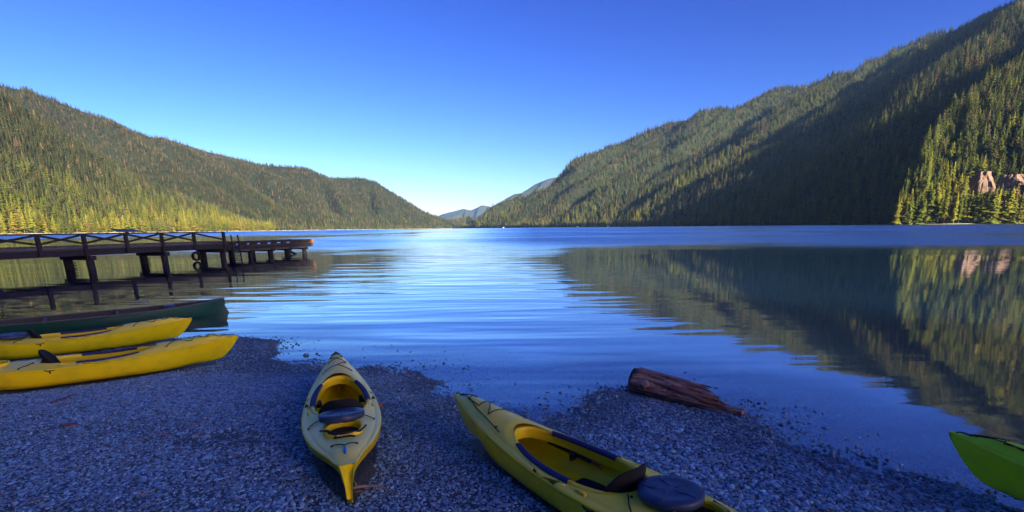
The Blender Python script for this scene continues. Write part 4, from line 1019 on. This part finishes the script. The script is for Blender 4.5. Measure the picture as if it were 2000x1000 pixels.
# ------------------------------------------------------------------ small things on the beach
def gz(px, py, z=.12):
    for _ in range(4): p = at_z(px, py, z); z = float(ground_z(p[0], p[1]))
    return p
def twig(label, pts, r, mat, forks=()):
    P_ = [gz(*p) for p in pts]; c = P_[0]
    t = thing('twig', label, 'twig', tuple(map(float, c)))
    Q = [(p[0] - c[0], p[1] - c[1], p[2] - c[2] + r * 1.4 + .014) for p in P_]
    fine_ = []
    for a, b in zip(Q[:-1], Q[1:]):
        for f in np.linspace(0, 1, 4)[:-1]: fine_.append((a[0] + (b[0] - a[0]) * f + random.uniform(-r, r) * .5, a[1] + (b[1] - a[1]) * f + random.uniform(-r, r) * .5, a[2] + (b[2] - a[2]) * f + .003))
    fine_.append(Q[-1]); N = len(fine_)
    MB().tube(fine_, [r * (1 - .6 * i / N) for i in range(N)], 7).build('stem', M[mat], t)
    for (i, qx, qy, ln) in forks:
        b0 = fine_[min(i, N - 1)]; MB().tube([b0, (b0[0] + qx * ln * .5, b0[1] + qy * ln * .5, b0[2] + .01), (b0[0] + qx * ln, b0[1] + qy * ln, b0[2])], [r * .6, r * .5, r * .2], 6).build('side_branch', M[mat], t)
twig('bent pale twig reaching right from under the middle kayak stern', [(688, 962), (720, 957), (748, 957), (762, 966), (784, 978)], .011, 'stick', ((1, -.4, .8, .12),))
twig('short pale twig lying across the gravel under the middle kayak stern', [(655, 966), (690, 967), (722, 965)], .008, 'stick2')
twig('thin curved white twig alone on the gravel left of the middle kayak', [(455, 895), (470, 896), (482, 900), (489, 909)], .005, 'stick')
twig('hooked tan twig beside the bare sandy patch', [(357, 829), (362, 832), (380, 833), (400, 831)], .006, 'stick', ((0, .2, .6, .05),))
twig('brown twig near the leftmost kayak hull, with a side branch', [(100, 792), (120, 785), (140, 777), (154, 774)], .010, 'stick2', ((5, .8, -.5, .14),))
twig('pale twig just below the brown branched twig at the left', [(112, 795), (130, 789), (148, 780)], .006, 'stick')
twig('long tan twig at the bottom left among the pebbles', [(268, 975), (290, 968), (306, 960)], .007, 'stick')
twig('small dark twig near the bottom left corner', [(60, 985), (78, 981), (96, 979)], .007, 'stick2')
twig('thin forked twig at the bottom, left of the middle kayak', [(450, 978), (462, 983), (470, 988)], .006, 'stick', ((3, .3, .9, .06),))
twig('slender twig right below the bare sandy patch', [(262, 868), (280, 858), (300, 855)], .005, 'stick')
def chip(name, label, cat, px, py, lx, ly, h, rz, mat, curl=.0):
    p = gz(px, py); t = []; na, nb = 9, 5; G = []
    for i in range(na):
        f = i / (na - 1) * 2 - 1; row = []
        for j in range(nb):
            g_ = j / (nb - 1) * 2 - 1; row.append((lx * f, ly * g_ * (1 - abs(f) ** 2.2) ** .5 * (1 + .3 * float(fbm(f * 3 + px, g_, 2))), curl * (f * f + g_ * g_ * .4) + h * .4 * float(fbm(f * 2 + py, g_ * 2, 2))))
        G.append(row)
    G = np.array(G); b = MB().grid(G); G2 = G.copy(); G2[..., 2] -= h; b.grid(G2[:, ::-1]); b.grid(np.array([G[:, 0], G2[:, 0]])); b.grid(np.array([G[:, -1], G2[:, -1]]))
    o = b.build(name, M[mat], None, loc=(p[0], p[1], p[2] + .018 + h * .5), rot=(rad(4), rad(-3), rz)); o['label'] = label; o['category'] = cat
chip('bark_chip', 'flat red-brown bark chip on the gravel at the left', 'bark chip', 135, 833, .075, .022, .010, rad(12), 'chip')
chip('dry_leaf', 'curled pinkish dry leaf below the bare sandy patch', 'leaf', 322, 852, .030, .020, .002, rad(40), 'leaf', .012)
chip('dry_leaf', 'small tan dry leaf right of the curled pink one', 'leaf', 386, 854, .026, .016, .002, rad(-30), 'leaf', .008)
chip('dry_leaf', 'pale dry leaf low on the beach left of the twigs', 'leaf', 243, 910, .026, .014, .002, rad(-10), 'stick', .010)
def stone(label, px, py, s, seed, z=0., pointy=0.):
    p = at_z(px, py, z); r = random.Random(seed); bm = bmesh.new(); bmesh.ops.create_icosphere(bm, subdivisions=2, radius=1)
    for v in bm.verts:
        f = .85 + .3 * float(vnoise(v.co.x * 2 + seed, v.co.y * 2 + v.co.z * 3)); c = v.co * f
        v.co = Vector((c.x * s, c.y * s * .75, c.z * s * (.55 + pointy * max(0, v.co.z))))
    me = bpy.data.meshes.new('stone'); bm.to_mesh(me); bm.free(); me.polygons.foreach_set('use_smooth', [pointy == 0] * len(me.polygons))
    o = obj('stone', me, M['pebble'], loc=(float(p[0]), float(p[1]), z + s * .12), rot=(0, 0, r.uniform(0, 6))); o['label'] = label; o['category'] = 'stone'
stone('pointed dark stone standing out of the shallow water at the right', 1623, 893, .042, 1, 0, 1.3)
stone('lone small stone breaking the water beyond the pointed one', 1612, 836, .030, 2)
stone('dark stone in the shallows right of the middle kayak bow', 789, 731, .042, 3)
stone('dark stone beside the right kayak at the wet edge', 1138, 806, .040, 4)
stone('flat dark stone awash left of the middle kayak bow', 598, 694, .050, 5)
stone('small dark stone awash nearest the middle kayak bow', 619, 691, .030, 6)
stone('flat stone in the water off the left gravel point', 540, 668, .050, 7)
stone('low dark stone where the beach meets water below the log', 1480, 828, .050, 8)
stone('long flat dark stone in the water left of the green kayak', 1740, 918, .060, 9)

# ------------------------------------------------------------------ haze
m = NT('lake_haze'); m.t.nodes.remove(m.out); m.out = m.n('ShaderNodeOutputMaterial')
pv = m.n('ShaderNodeVolumePrincipled'); pv.inputs['Density'].default_value = 1.7e-5; pv.inputs['Color'].default_value = (.22, .45, .95, 1); pv.inputs['Anisotropy'].default_value = 0.0
m.l(pv.outputs[0], m.out.inputs['Volume']); 
MB().box((0, 7400, 645), (29600, 20000, 1310)).build('haze', m.m, None, False, kind='stuff')
